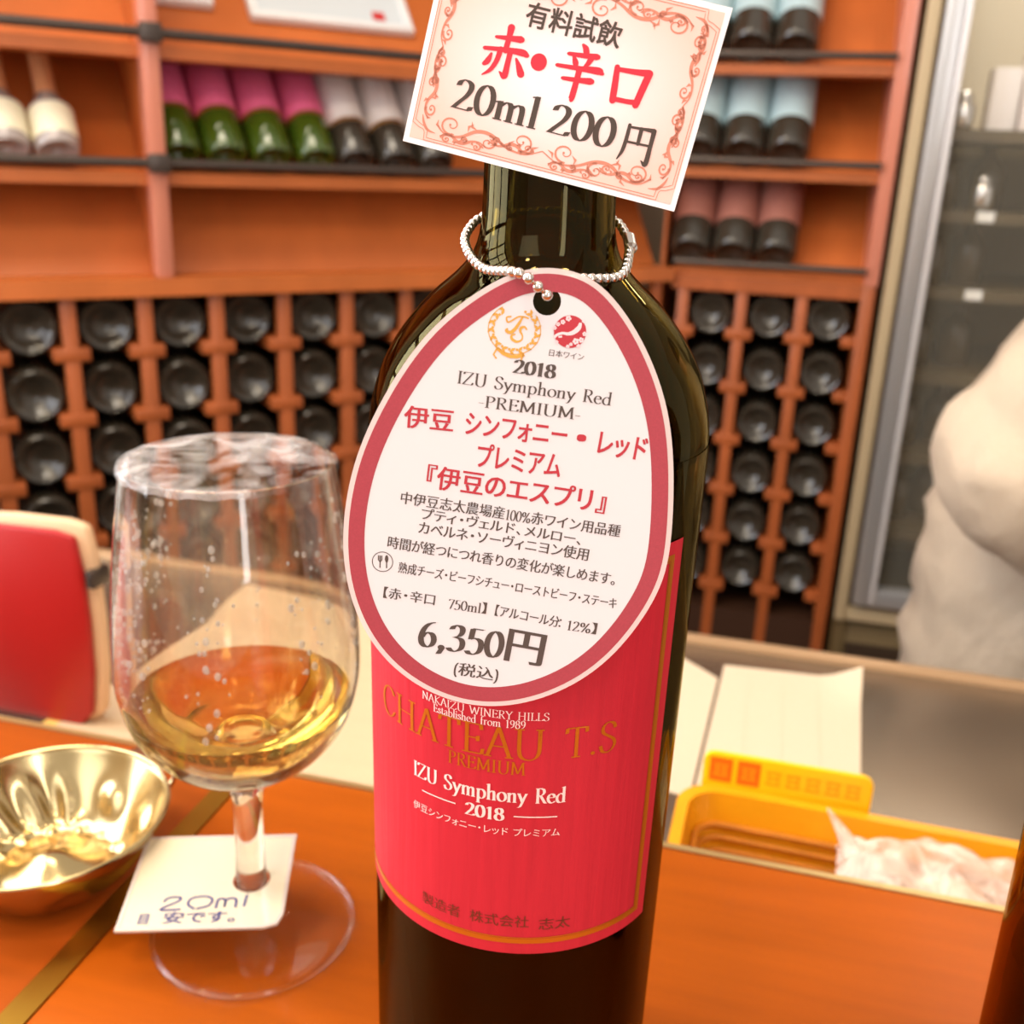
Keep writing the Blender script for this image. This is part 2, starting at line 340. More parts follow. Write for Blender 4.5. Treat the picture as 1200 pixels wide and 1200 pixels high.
# ------------------------------------------------------------------ materials used in the room
FLOOR = -1.0
WOOD = mat('rack_wood', (174, 91, 46), .38, noise_amt=.2, noise_scale=5, stretch=(6, 6, 1.2))
PANEL = mat('panel_wood', (198, 106, 48), .4, noise_amt=.18, noise_scale=4, stretch=(3, 3, 1))
POST = mat('post_wood', (205, 128, 104), .28, coat=.4)
COUNTER = mat('counter_wood', (172, 80, 8), .38, coat=.04, noise_amt=.14, noise_scale=9, stretch=(1.2, 14, 8), spec=.28)
BRASS = mat('brass', (176, 134, 50), .38, metal=1)
DARKM = mat('dark_metal', (72, 62, 56), .35, metal=.4)
BACKD = mat('rack_back', (70, 54, 38), .8)  # dark tone lifted: haze put into the base colour
STEEL = mat('stainless', (146, 131, 114), .26, metal=.8, noise_amt=.06, noise_scale=20)
ALU = mat('aluminium', (190, 188, 186), .3, metal=.6); CREAMM = mat('cream_frame', (186, 164, 128), .5)
WHITEP = mat('white_paper', (210, 188, 160), .7); PLASTER = mat('plaster', (205, 190, 165), .8)
# ------------------------------------------------------------------ setting
o = MB().box((-2.6, -2.6, FLOOR-.05), (2.6, 2.7, FLOOR)).build('floor', mat('floor_tile', (150, 120, 92), .4, noise_amt=.1, noise_scale=6)); tag(o, kind='structure')
o = MB().box((-.45, 2.42, FLOOR), (2.6, 2.5, 1.6)).build('wall_back', PLASTER); tag(o, kind='structure')
TL = np.array([1, 1, 0])/2**.5; NL = np.array([1, -1, 0])/2**.5; DL = -1.4746
def LW(s, v, z):   # left display wall: along, behind, up
    p = NL*DL + TL*s - NL*v; return Vector((p[0], p[1], z))
MLW = Matrix.Translation(Vector(NL*DL)) @ Matrix.Rotation(math.radians(45), 4, 'Z')
MRW = Matrix.Translation((0, 1.9, 0))
o = MB().box((-.30, .42, FLOOR), (1.63, .5, 1.6)).build('wall_left', PLASTER, M=MLW); tag(o, kind='structure')
# ------------------------------------------------------------------ display walls
def lattice(parent, posts, z1, rows, pitch, half, name='post', wid=.02):
    for k, x in enumerate(posts):
        m = MB().box((x-wid/2, 0, FLOOR+.1), (x+wid/2, .018, z1))
        for r in range(rows):
            zz = z1-.088-r*pitch if half is None else half-r*pitch
            m.box((x-.0235, -.0015, zz-.009), (x+.0235, .26, zz+.009))
        m.build(name, WOOD, parent, bevel=.002)
# left unit, local frame: x along, y behind, z up
lu = empty('wine_display_cabinet', tuple(NL*DL), math.radians(45), 'orange wooden wine cabinet on the angled left wall, with a pale pillar', 'cabinet')
LZ = .0795
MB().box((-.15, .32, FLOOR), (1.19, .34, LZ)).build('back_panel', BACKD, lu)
MB().box((-.15, .36, LZ), (1.19, .38, 1.15)).build('upper_back_panel', PANEL, lu)
lposts = [.190+.0985*k for k in range(-3, 11)]
lattice(lu, lposts, LZ-.01, 6, .09, -.009)
MB().box((-.15, -.012, LZ-.012), (1.20, .36, LZ+.012)).build('rack_top_board', PANEL, lu)
def shelf_rows(u, x0, x1, zs):
    for z in zs:
        MB().box((x0, .008, z-.028), (x1, .075, z-.012)).build('ledge', PANEL, u)
        MB().tube([(x0, -.012, z), (x1, -.012, z)], .0062, 8).build('rail', DARKM, u, smooth=True)
    for z in zs:
        # sloped back rest that the bottles lean on
        c, s_ = math.cos(math.radians(50)), math.sin(math.radians(50)); L = .36
        y0 = .075; zz = z-.012
        MB().add([(x0, y0, zz), (x1, y0, zz), (x1, y0+L*c, zz+L*s_), (x0, y0+L*c, zz+L*s_), (x0, y0+.012, zz), (x1, y0+.012, zz), (x1, y0+L*c+.012, zz+L*s_), (x0, y0+L*c+.012, zz+L*s_)],
                 [(3,2,1,0),(4,5,6,7),(0,1,5,4),(1,2,6,5),(2,3,7,6),(3,0,4,7)]).build('sloped_panel', PANEL, u)
shelf_rows(lu, -.15, 1.20, [.397, .24])
MB().add([(-.15, .05, LZ+.012), (1.20, .05, LZ+.012), (1.20, .24, .40), (-.15, .24, .40)], [(0, 1, 2, 3)]).add([(-.15, .06, LZ+.012), (1.20, .06, LZ+.012), (1.20, .25, .40), (-.15, .25, .40)], [(3, 2, 1, 0)]).build('sloped_panel', PANEL, lu)
for x in (-.14, .318):
    MB().box((x-.0115, -.008, LZ+.012), (x+.0115, .022, 1.1)).build('pillar', POST, lu, bevel=.003)
    MB().box((x-.006, .022, LZ+.012), (x+.006, .36, 1.1)).build('divider', PANEL, lu)
    for z in (.397, .24):
        MB().box((x-.014, -.022, z-.012), (x+.014, -.004, z+.012)).build('rail_bracket', DARKM, lu, bevel=.003)
MB().box((-.15, 0, 1.1), (1.20, .38, 1.15)).build('top_board', PANEL, lu)

# right unit
ru = empty('wine_display_cabinet', (0, 1.9, 0), 0, 'orange wooden wine display cabinet against the back wall, left of the glass-door fridge', 'cabinet')
RZ = .066
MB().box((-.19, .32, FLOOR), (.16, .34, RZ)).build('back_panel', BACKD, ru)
MB().box((-.19, .40, RZ), (.16, .42, 1.15)).build('upper_back_panel', PANEL, ru)
lattice(ru, [-.1686, -.0642, .0402], RZ-.005, 6, .098, -.0215)
m = MB().box((.138, -.004, FLOOR), (.160, .4, RZ+.012))
for r in range(6): m.box((.1146, 0, -.0215-r*.098-.009), (.14, .24, -.0215-r*.098+.009))
m.build('side_post', WOOD, ru, bevel=.002)
MB().box((-.19, -.004, RZ-.012), (.138, .4, RZ+.012)).build('rack_top_board', WOOD, ru)
MB().box((-.19, .002, FLOOR), (.138, .3, -.56)).build('base_cupboard', mat('dark_cupboard', (60, 36, 22), .5), ru)
shelf_rows(ru, -.19, .139, [.442, .2745, .103])
MB().box((.139, -.006, RZ+.012), (.162, .42, 1.15)).build('side_panel', POST, ru, bevel=.002)
MB().box((-.19, 0, 1.1), (.139, .42, 1.15)).build('top_board', PANEL, ru)
MB().box((-.217, .036, FLOOR), (-.211, .42, 1.15)).build('end_panel', PANEL, ru)
# ------------------------------------------------------------------ bottles
def bprof(R, H, rn, shoulder=.68, neck=.76, punt=.018):
    return [(0, punt), (R*.35, punt*.9), (R*.62, punt*.4), (R*.74, .002), (R*.86, 0), (R*.96, .003), (R, .009), (R, H*shoulder*.97), (R*.96, H*(shoulder+.01)), (R*.8, H*(shoulder+.042)), (R*.58, H*(neck-.02)), (rn*1.12, H*(neck+.01)), (rn, H*(neck+.04)), (rn, H*.97), (rn*1.12, H*.972), (rn*1.12, H), (0, H)]
DG = mat('dark_bottle_glass', (56, 50, 41), .12, coat=.3, spec=.6)
GG = mat('green_bottle_glass', (70, 92, 22), .08, coat=.6, spec=.7, trans=.25)
CGL = mat('clear_bottle_glass', (196, 184, 178), .06, coat=.5, spec=.6, trans=.35)
def patch(R, a0, a1, z0, z1, off, n=16):
    m = MB(); r = R+off
    vs = []; 
    for i in range(n+1):
        a = math.radians(-90+a0+(a1-a0)*i/n); vs += [(r*math.cos(a), r*math.sin(a), z0), (r*math.cos(a), r*math.sin(a), z1)]
    fs = [(2*i, 2*i+2, 2*i+3, 2*i+1) for i in range(n)]
    return m.add(vs, fs)
def make_bottle(glass, R, H, rn, labelmat=None, z0=.06, z1=.15, capmat=None, bandmat=None, crest=None, sh=.68, nk=.76):
    e = empty('wine_bottle', (0, 0, 0))
    MB().lathe(bprof(R, H, rn, sh, nk), 28).build('bottle_glass', glass, e, smooth=True)
    if labelmat:
        lb = patch(R, -100, 100, z0, z1, .0006).build('paper_label', labelmat, e, smooth=True)
        if bandmat: patch(R, -100, 100, z0, z0+.006, .001).build('label_band', bandmat, lb, smooth=True)
        if crest:
            mm = MB(); vs = [];
            for i in range(12):
                a = math.radians(-90+8*math.cos(i*math.pi/6)); vs.append(((R+.0012)*math.cos(a), (R+.0012)*math.sin(a), z1-.022+.009*math.sin(i*math.pi/6)))
            mm.add(vs, [tuple(range(12))]).build('label_crest', crest, lb)
    if capmat: MB().lathe([(rn*1.06, H*.74), (rn*1.1, H*.8), (rn*1.1, H*.968), (rn*1.2, H*.972), (rn*1.2, H+.001), (0, H+.001)], 24).build('capsule', capmat, e, smooth=True)
    return e
ORD = ['top', 'second', 'third', 'fourth', 'fifth', 'sixth']
# bottles lying in the racks (one mesh each)
rack_me = MB().lathe(bprof(.0375, .28, .0145), 30).build('wine_bottle', DG, smooth=True)
first = [True]
def rack_bottle(pos, rz, label, group):
    if first[0]: o = rack_me; first[0] = False
    else: o = rack_me.copy(); COL.objects.link(o)
    o.location = pos; o.rotation_euler = (math.radians(-90), random.uniform(0, 6.28), rz) if False else (math.radians(-90), 0, rz)
    tag(o, label, 'wine bottle', group)
for c in range(-1, 6):
    x = lposts[3+c]+.0985/2
    for r in range(5):
        zc = -.009-r*.09+.009+.0275
        rack_bottle(LW(x, .012+random.uniform(-.006, .01), zc), math.radians(45), 'dark wine bottle in the left rack, %s row, %s' % (ORD[r], 'leftmost column' if c == -1 else ['second', 'third', 'fourth', 'fifth', 'sixth', 'seventh'][c]+' column from the left'), 'bottles lying in the left rack')
rc = [(-.1686-.0642)/2, (-.0642+.0402)/2, (.0402+.138)/2]
for c in range(3):
    for r in range(6):
        zc = -.0215-r*.098+.009+(.0243 if c < 2 else .0278)
        rack_bottle((rc[c], 1.9+.012+random.uniform(-.006, .01), zc), 0, 'dark wine bottle in the rack left of the fridge, %s row, %s' % (ORD[r], ['left column', 'middle column', 'right column'][c]), 'bottles lying in the right rack')
# labelled bottles leaning on the ledges
TILT = math.radians(-40)
def lean(e, pos, rz, label, group):
    e.location = pos; e.rotation_euler = (TILT, 0, rz); tag(e, label, 'wine bottle', group)
def leanpos(z, R): return .012+R*math.sin(math.radians(50))*.2+.015, z-.012+R*math.cos(math.radians(50))+.001
GOLD = mat('gold_foil', (190, 140, 60), .35, metal=.8)
pk = make_bottle(GG, .0298, .295, .0125, mat('pink_label', (222, 100, 140), .5), .062, .178, mat('dark_capsule', (60, 30, 34), .4), GOLD, WHITEP)
names = ['leftmost pink-labelled green bottle on the left shelf, beside the pale pillar', 'second pink-labelled green bottle from the pale pillar', 'third pink-labelled green bottle from the pale pillar', 'pink-labelled green bottle next to the white-labelled bottles']
y, z = leanpos(.24, .0295)
for i, s in enumerate([.356, .420, .485, .551]):
    b = pk if i == 0 else copy_tree(pk); lean(b, LW(s, y, z), math.radians(45), names[i], 'pink label bottles on the left shelf')
wh = make_bottle(DG, .0298, .295, .0125, mat('white_label', (226, 218, 214), .5), .055, .16, mat('dark_capsule', (60, 30, 34), .4), GOLD)
for i, s in enumerate([.613, .679, .745]):
    b = wh if i == 0 else copy_tree(wh); lean(b, LW(s, y, z), math.radians(45), ['white-labelled dark bottle next to the pink-labelled ones', 'second white-labelled dark bottle from the pink-labelled ones', 'white-labelled dark bottle half hidden by the price card'][i], 'white label bottles on the left shelf')
cl = make_bottle(CGL, .0282, .187, .0118, mat('cream_label', (236, 228, 200), .55), .014, .060, sh=.34, nk=.47)
MB().lathe([(.0150, .088), (.0134, .098), (.0130, .178), (.0142, .180), (.0142, .1882), (0, .1882)], 24).build('neck_foil', mat('peach_capsule', (226, 158, 108), .4), cl, smooth=True)
for i, s in enumerate([.143, .202]):
    b = cl if i == 0 else copy_tree(cl); lean(b, LW(s, y, z), math.radians(45), ['clear bottle with cream label and peach neck foil at the left edge of the photo', 'clear bottle with cream label and peach neck foil nearer the pale pillar'][i], 'clear bottles with peach necks')
bl = make_bottle(DG, .037, .3, .0145, mat('blue_label', (176, 200, 204), .5), .055, .195, mat('dark_capsule', (60, 30, 34), .4))
br = make_bottle(DG, .037, .3, .0145, mat('rose_brown_label', (160, 102, 88), .55), .055, .195, mat('dark_capsule', (60, 30, 34), .4))
k = 0
for z_, xs, what, row in ((.442, (-.172, -.097, -.022), 'pale blue labelled', 'top'), (.2745, (-.168, -.092, -.016), 'pale blue labelled', 'middle'), (.103, (-.167, -.091, -.016), 'rose-brown labelled', 'lowest')):
    y, z = leanpos(z_, .037)
    src = bl if what[0] == 'p' else br
    for i, x in enumerate(xs):
        b = src if (k in (0, 6)) else copy_tree(src); k += 1
        lean(b, (x, 1.9+y, z), 0, '%s dark bottle on the %s shelf beside the fridge, %s' % (what, row, ['nearest the card', 'in the middle', 'rightmost'][i]), 'leaning bottles on the back wall shelves')
# white framed boards on the top ledge
def frame_board(p, q, label):
    """hangs against the sloped panel above the top rail; p, q = lower corners"""
    nrm = NL*.766+np.array([0, 0, .643]); d0 = nrm@np.array(LW(0, .075, .385))+.003
    A = onplane(*p, nrm, d0); B = onplane(*q, nrm, d0); zz = (A[2]+B[2])/2; s0, s1 = A@TL, B@TL
    v = .075+(zz-.385)/.766*.643
    e = empty('framed_board', LW((s0+s1)/2, v-.0012, zz), math.radians(45), label, 'framed board', 'white framed boards above the top rail')
    w = (s1-s0)/2; M = Matrix.Rotation(TILT, 4, 'X')
    m = MB()
    for a, b in (((-w, -.014, 0), (w, 0, .012)), ((-w, -.014, .13), (w, 0, .142)), ((-w, -.014, .012), (-w+.012, 0, .13)), ((w-.012, -.014, .012), (w, 0, .13))): m.box(a, b)
    m.build('frame', mat('frame_white', (226, 230, 232), .3), e, M=M, bevel=.002)
    MB().box((-w+.012, -.010, .012), (w-.012, -.004, .13)).build('board', mat('board_white', (206, 216, 222), .45), e, M=M)
    return e
fa = frame_board((176, 5), (250, 13), 'white framed board hanging above the top rail beside the pale pillar')
fb = frame_board((294, 26), (484, 44), 'white framed board hanging above the pink-labelled bottles')
MB().box((.065, -.0108, .018), (.085, -.0101, .034), Matrix.Rotation(TILT, 4, 'X')).build('red_mark', mat('red_print', (196, 40, 40), .5), fb)
# ------------------------------------------------------------------ fridge with glass door
fr = empty('glass_door_fridge', (.17, 1.9, FLOOR), 0, 'tall glass-door fridge with cream and silver frame at the right', 'fridge')
fx = .003; W = .72; D = .5; Z = lambda z: z-FLOOR
body = MB()
body.box((fx, .02, 0), (fx+.03, D, 2.3)); body.box((W-.03, .02, 0), (W, D, 2.3)); body.box((fx+.03, D-.02, 0), (W-.03, D, 2.3)); body.box((fx+.03, .02, 2.2), (W-.03, D-.02, 2.3)); body.box((fx+.03, .02, 0), (W-.03, D-.02, Z(-.56)))
body.build('case', mat('fridge_case', (120, 100, 66), .55), fr, bevel=.003)
MB().box((fx, -.01, Z(-.545)), (fx+.021, .019, 2.29)).box((fx+.021, -.006, Z(-.545)), (W, .019, Z(-.52))).build('jamb', CREAMM, fr, bevel=.003)
dr = MB().box((.030, -.022, Z(-.505)), (.058, .012, 2.27)).box((W-.05, -.022, Z(-.505)), (W-.01, .012, 2.27)).box((.058, -.022, Z(-.505)), (W-.05, .012, Z(-.472))).box((.058, -.022, 2.22), (W-.05, .012, 2.27)).build('door_frame', ALU, fr, bevel=.002)
MB().box((.0585, -.027, Z(-.50)), (.068, -.0, 2.26)).build('edge_strip', mat('bright_strip', (226, 222, 220), .25, metal=.3), dr, bevel=.002)
MB().box((.058, -.006, Z(-.472)), (W-.05, -.001, 2.22)).build('door_glass', film_mat('door_glass', (214, 206, 186), .94, .03), dr)
MB().box((fx+.03, -.002, .06), (W-.03, .018, Z(-.60))).build('kick_grille', mat('dark_cupboard2', (56, 40, 26), .6), fr)
sz = [.335, .205, .075, -.075, -.225, -.375]
for z in sz:
    sh = MB().box((fx+.03, .06, Z(z)-.012), (W-.03, D-.03, Z(z))).build('shelf', mat('fridge_shelf', (112, 92, 58), .5), fr)
    MB().box((fx+.03, .05, Z(z)-.016), (W-.03, .06, Z(z)+.004)).build('shelf_rail', mat('fridge_rail', (84, 70, 46), .4), sh)
MB().box((fx+.03, D-.03, Z(.35)), (W-.03, D-.02, 2.19)).build('lit_back', mat('fridge_back', (226, 214, 188), .6), fr)
l = bpy.data.lights.new('fridge_lamp', 'AREA'); l.energy = 5; l.size = .5; l.size_y = .1; l.shape = 'RECTANGLE'; l.color = (1, .95, .86)
lo = bpy.data.objects.new('fridge_lamp', l); COL.objects.link(lo); lo.location = (.36, .2, 2.15); lo.parent = fr
for x, z in ((.152, .205), (.155, .075), (.40, .205), (.42, .075), (.17, -.225)):
    MB().box((x-.014, .046, Z(z)-.013), (x+.014, .0495, Z(z)+.004)).build('price_tag', mat('price_white', (240, 236, 226), .5), fr)
lo_x = [.088, .158, .26, .345, .43, .515]
fb_me = None
for r, z in enumerate(sz[1:]):
    for i, x in enumerate(lo_x[:2]):
        H = .12; R = .031
        p = (.17+x+random.uniform(-.008, .008), 1.9+.16+.04*(i % 2), z+.0008)
        if fb_me is None:
            fb_me = MB().lathe([(0, 0), (.029, 0), (.031, .004), (.031, .066), (.027, .078), (.015, .09), (.0125, .098), (.0125, .107), (.0135, .1075), (.0135, .111), (0, .111)], 24).build('drink_bottle', mat('brown_bottle', (74, 58, 34), .15, coat=.5), smooth=True); q = fb_me
        else: q = fb_me.copy(); COL.objects.link(q)
        q.location = p; tag(q, 'small dark bottle inside the fridge, %s shelf, %s' % (['second', 'third', 'fourth', 'fifth', 'lowest'][r], ['first from the left', 'second from the left', 'third from the left', 'fourth from the left'][i]), 'bottle', 'small bottles in the fridge')
for i, (x, y, w, d, h, c) in enumerate([(.322, 1.995, .045, .06, .10, (240, 232, 226)), (.375, 2.0, .05, .06, .13, (236, 222, 214))]):
    o = MB().box((-w/2, -d/2, 0), (w/2, d/2, h)).build('carton', mat('carton_white%d' % i, c, .45), bevel=.003); o.location = (x, y, sz[0]+.0008)
    tag(o, ['white carton on the top fridge shelf, nearest the door frame', 'tall pinkish white carton on the top fridge shelf', 'low white carton on the top fridge shelf, farthest right'][i], 'carton', 'cartons in the fridge')
for i, (x, z) in enumerate(((.262, .335), (.315, .205))):
    e = empty('shaker', (x, 1.985, z+.0008), 0, ['silver shaker standing on the top fridge shelf by the door frame', 'silver shaker on the second fridge shelf below the cartons'][i], 'shaker', 'silver shakers in the fridge')
    CH = mat('chrome', (220, 216, 210), .08, metal=1)
    MB().lathe([(0, 0), (.017, 0), (.019, .004), (.021, .035), (.018, .045), (0, .045)], 24).build('cup', CH, e, smooth=True)
    MB().ball((0, 0, .052), .014, 16, 10).build('cap', CH, e, smooth=True)
# ------------------------------------------------------------------ counter, worktop
ct = empty('bar_counter', (0, 0, 0), 0, 'orange wooden bar counter in front with an inlaid brass strip', 'counter')
EDGE = .3605
MB().box((-.2030, -.1, -.04), (1.2, EDGE-.003, 0)).build('counter_top', COUNTER, ct, bevel=.0012)
MB().box((-1.2, -.1, -.04), (-.2126, EDGE-.003, 0)).build('counter_top', mat('counter_wood_left', (170, 78, 18), .36, coat=.06, noise_amt=.14, noise_scale=9, stretch=(1.2, 14, 8), spec=.28), ct, bevel=.0012)
MB().box((-.2126, -.1, -.04), (-.2030, EDGE-.003, .0003)).build('inlay_strip', BRASS, ct)
MB().box((-1.2, EDGE-.003, -.041), (1.2, EDGE, .0004)).build('edge_trim', mat('trim_brass', (206, 176, 118), .35, metal=.8), ct)
MB().box((-1.2, -.06, FLOOR), (1.2, .33, -.04)).build('base', PANEL, ct)
WT = -.12
wt = empty('worktop', (0, 0, FLOOR), 0, 'grey stainless steel worktop behind the bar counter', 'worktop')
MB().box((-1.25, .37, WT-.03-FLOOR), (1.2, .805, WT-FLOOR)).build('worktop_sheet', STEEL, wt, bevel=.003)
MB().box((-1.25, .805, WT-.05-FLOOR), (1.2, .818, WT+.004-FLOOR)).build('rear_lip', mat('lip', (186, 150, 112), .4, metal=.4), wt, bevel=.003)
MB().box((-1.2, .40, 0), (1.15, .78, WT-.03-FLOOR)).build('cupboard', mat('cupboard_grey', (120, 104, 90), .5), wt)
# ------------------------------------------------------------------ the red-label wine bottle
BX, BY = -.0499, .2232
A2 = np.array([BX, BY]); NH = -A2/np.hypot(*A2); RH = np.array([-NH[1], NH[0]])
GLB = glass_mat('olive_bottle_glass', (172, 160, 116))
WINE = mat('dark_red_wine', (84, 56, 38), .25, spec=.3)  # browner and lighter than the wine itself, colour carries the haze
bt = empty('wine_bottle', (BX, BY, 0), 0, 'open dark wine bottle with red label standing in front, wearing the egg-shaped tag', 'wine bottle')
outer = [(.0, .014), (.016, .012), (.027, .004), (.0315, .0), (.0352, .0015), (.0366, .008), (.0376, .1), (.0387, .196), (.0387, .204), (.0382, .2095), (.0371, .2145), (.0351, .2205), (.0310, .2275), (.0252, .2345), (.0196, .2395), (.0160, .2440), (.0145, .2495), (.0142, .257), (.0140, .272), (.0138, .292), (.0149, .2925), (.0149, .300), (.0096, .3005)]
inner = [(.0096, .29), (.0112, .252), (.0130, .2435), (.0168, .2385), (.0226, .2335), (.0282, .2265), (.0322, .2195), (.0342, .2135), (.0352, .2085), (.0357, .203), (.0357, .196), (.0347, .1), (.0338, .012), (.031, .006), (.016, .016), (0, .018)]
def prof_smooth(p, n=4): return [(max(0, float(q[0])), float(q[1])) for q in spline(p, n)]
MB().lathe(prof_smooth(outer, 3)+prof_smooth(inner, 3), 96).build('bottle_glass', GLB, bt, smooth=True)
wp = [(0, .0182), (.016, .0163), (.0308, .0065), (.0336, .0125), (.0345, .1), (.0355, .196), (.0355, .203), (.035, .2083), (.0345, .2105), (0, .2105)]
MB().lathe(wp, 96).build('wine', WINE, bt, smooth=True)
MB().lathe([(0, .287), (.0094, .287), (.0094, .3008), (.0112, .301), (.0115, .308), (.010, .311), (0, .311)], 32).build('stopper', mat('stopper', (60, 48, 40), .4), bt, smooth=True)
def RB(z): return float(np.interp(z, [.008, .1, .196, .204], [.0366, .0376, .0387, .0387]))
def lab(off):
    """(arc length at mid radius, height) -> point on the label, bottle frame"""
    def f(s, z, dz=0):
        th = s/.0377; r = RB(z)+off+dz; d = NH*math.cos(th)+RH*math.sin(th); return (d[0]*r, d[1]*r, z)
    return f
def labuv(x, y):
    v = ray(x, y); o = CAM[:2]-A2; r = .0377
    for _ in range(4):
        a = v[:2]@v[:2]; b = 2*o@v[:2]; c = o@o-r*r; t = (-b-math.sqrt(max(0, b*b-4*a*c)))/2/a; P = CAM+v*t; r = RB(P[2])+.0003
    q = P[:2]-A2; return np.array([math.atan2(q@RH, q@NH)*.0377, P[2]])
LM = mat('red_label', (194, 38, 52), .55, noise_amt=.1, noise_scale=420, stretch=(1, 1, .06), bump=.25, spec=.3)
GLD = mat('label_gold', (198, 118, 24), .38, metal=.55)
PINKW = mat('label_pale_print', (250, 214, 206), .6); BRN = mat('label_brown_print', (112, 44, 20), .6)
a0, a1, zb, zt = -90*.000658, 55.6*.000658, .0893, .1880
def patch_l(off, s0, s1, z0, z1, n=48, m=4):
    g = lab(off); mb = MB(); vs = [g(s0+(s1-s0)*i/n, z0+(z1-z0)*j/m) for i in range(n+1) for j in range(m+1)]
    return mb.add(vs, [(i*(m+1)+j, (i+1)*(m+1)+j, (i+1)*(m+1)+j+1, i*(m+1)+j+1) for i in range(n) for j in range(m)])
lbl = patch_l(.0003, a0, a1, zb, zt).build('label', LM, bt, smooth=True)
gm = MB()
for w, ins in ((.0013, .0030), (.0003, .0044)):
    for args in ((a0, a1-ins, zb+ins, zb+ins+w), (a0, a1-ins, zt-ins-w, zt-ins)): q = patch_l(.0004, *args, 48, 1); gm.add(q.v, q.f)
    q = patch_l(.0004, a1-ins-w, a1-ins, zb+ins, zt-ins, 2, 6); gm.add(q.v, q.f)
gm.build('gold_border', GLD, lbl, smooth=True)
def ltext(mb, s, pa, pb, hpx, off=.00042, **kw):
    A = labuv(*pa); B = labuv(*pb); z = (A[1]+B[1])/2; A[1] = B[1] = z
    place_text(mb, s, A, B, hpx*.000212, lab(off), **kw)
pm = MB()
LC = 1/.78
ltext(pm, 'NAKAIZU WINERY HILLS', (495, 816), (644, 846), 9*LC, w=.11)
ltext(pm, 'Established from 1989', (508, 833), (616, 854), 9*LC, w=.13)
ltext(pm, 'IZU Symphony Red', (485, 908), (663, 938), 18*LC, w=.16)
ltext(pm, '2018', (545, 955), (591, 960), 15*LC, w=.18)
ltext(pm, '伊豆シンフォニー・レッド プレミアム', (485, 945), (656, 979), 11, sx=.01)
for a, b in (((495, 926), (534, 941)), ((602, 957), (653, 956))):
    A = labuv(*a); B = labuv(*b); v, f = ribbon([(A[0]+(B[0]-A[0])*i/6, (A[1]+B[1])/2) for i in range(7)], .00028); g = lab(.00042); pm.add([g(*p) for p in v], f)
pm.build('pale_lettering', PINKW, lbl)
pm = MB()
ltext(pm, 'CHATEAU', (450, 832), (639, 888), 35*LC, w=.1); ltext(pm, 'T.S', (660, 888), (722, 878), 35*LC, w=.1)
ltext(pm, 'PREMIUM', (525, 893), (616, 908), 15*LC, w=.12)
pm.build('gold_lettering', GLD, lbl)
pm = MB(); ltext(pm, '製造者', (495, 1058), (540, 1074), 17); ltext(pm, '株式会社', (550, 1077), (620, 1088), 17); ltext(pm, '志太', (630, 1088), (668, 1087), 17)
pm.build('brown_lettering', BRN, lbl)
# ------------------------------------------------------------------ egg-shaped tag on the ball chain
tt = math.radians(4)
TN = np.array([NH[0]*math.cos(tt), NH[1]*math.cos(tt), math.sin(tt)]); TP = np.array([BX, BY, .205]) + np.array([NH[0], NH[1], 0])*.0394
TX = np.array([RH[0], RH[1], 0]); TV = np.cross(TN, TX)
def tuv(x, y): P = onplane(x, y, TN, TN@TP)-TP; return np.array([P@TX, P@TV])
tg = empty('product_tag', tuple(TP), 0, 'laminated egg-shaped white tag with red rim and price hanging on the bottle front', 'tag')
def tmap(off):
    def f(u, v, dz=0): p = TX*u+TV*v+TN*(off+dz); return tuple(p)
    return f
outl = [(649,317),(687,325),(714,347),(745,390),(768,440),(782,490),(788,545),(784,637),(777,677),(753,720),(720,763),(683,793),(633,817),(587,824),(550,822),(510,811),(460,781),(430,738),(413,698),(404,650),(406,598),(417,545),(434,498),(477,421),(515,379),(553,351),(584,331),(615,319)]
OU = spline([tuv(*p) for p in outl], 5, True)
def inset(loop, d):
    n = len(loop); out = []
    for i in range(n):
        t = loop[(i+1) % n]-loop[i-1]; t = t/np.hypot(*t); out.append(loop[i]+np.array([t[1], -t[0]])*d)
    return out
for _ in range(3): OU = [sum(OU[(i+k) % len(OU)] for k in range(-3, 4))/7 for i in range(len(OU))]
OC = sum(OU)/len(OU); OU = [OC+(p-OC)*1.018 for p in OU]
if np.linalg.norm(inset(OU, .002)[0]) > np.linalg.norm(OU[0]): OU = OU[::-1]
hc = tuv(641, 353); hole = [hc+.0026*np.array([math.cos(i*math.pi/12), math.sin(i*math.pi/12)]) for i in range(24)]
R1 = inset(OU, .0010); R2 = inset(OU, .0042)
v, f = fill2d([OU, R1], .0006)
MB().add([tmap(.0001+p[2])(p[0], p[1]) for p in v], f).build('laminate_edge', film_mat('laminate', (244, 226, 222), .35, .12), tg)
v, f = fill2d([R1, hole], .0005)
MB().add([tmap(.0001+p[2])(p[0], p[1]) for p in v], f).build('backing', mat('tag_white', (226, 222, 224), .22, coat=.4), tg)
v, f = fill2d([R1, R2])
MB().add([tmap(.00042)(p[0], p[1]) for p in v], f).build('red_rim', mat('tag_red', (174, 62, 74), .3, coat=.3, noise_amt=.12, noise_scale=2600), tg)
TK = mat('tag_black_print', (82, 70, 64), .5); TR_ = mat('tag_red_print', (186, 48, 60), .5)
tk, tr, tgd = MB(), MB(), MB(); g = tmap(.00046)
def ttext(mb, s, pa, pb, hpx, **kw):
    A, B = tuv(*pa), tuv(*pb); k = np.hypot(*(B-A))/math.hypot(pb[0]-pa[0], pb[1]-pa[1]); place_text(mb, s, A, B, hpx*k*1.05, g, **kw)
ttext(tk, '日本ワイン', (641.5, 416.5), (684, 422.5), 8.5, sx=.01)
ttext(tk, '2018', (601, 436.5), (650.5, 443.5), 15*LC, w=.2)
ttext(tk, 'IZU Symphony Red', (535, 448.5), (716, 475), 14*LC, w=.12)
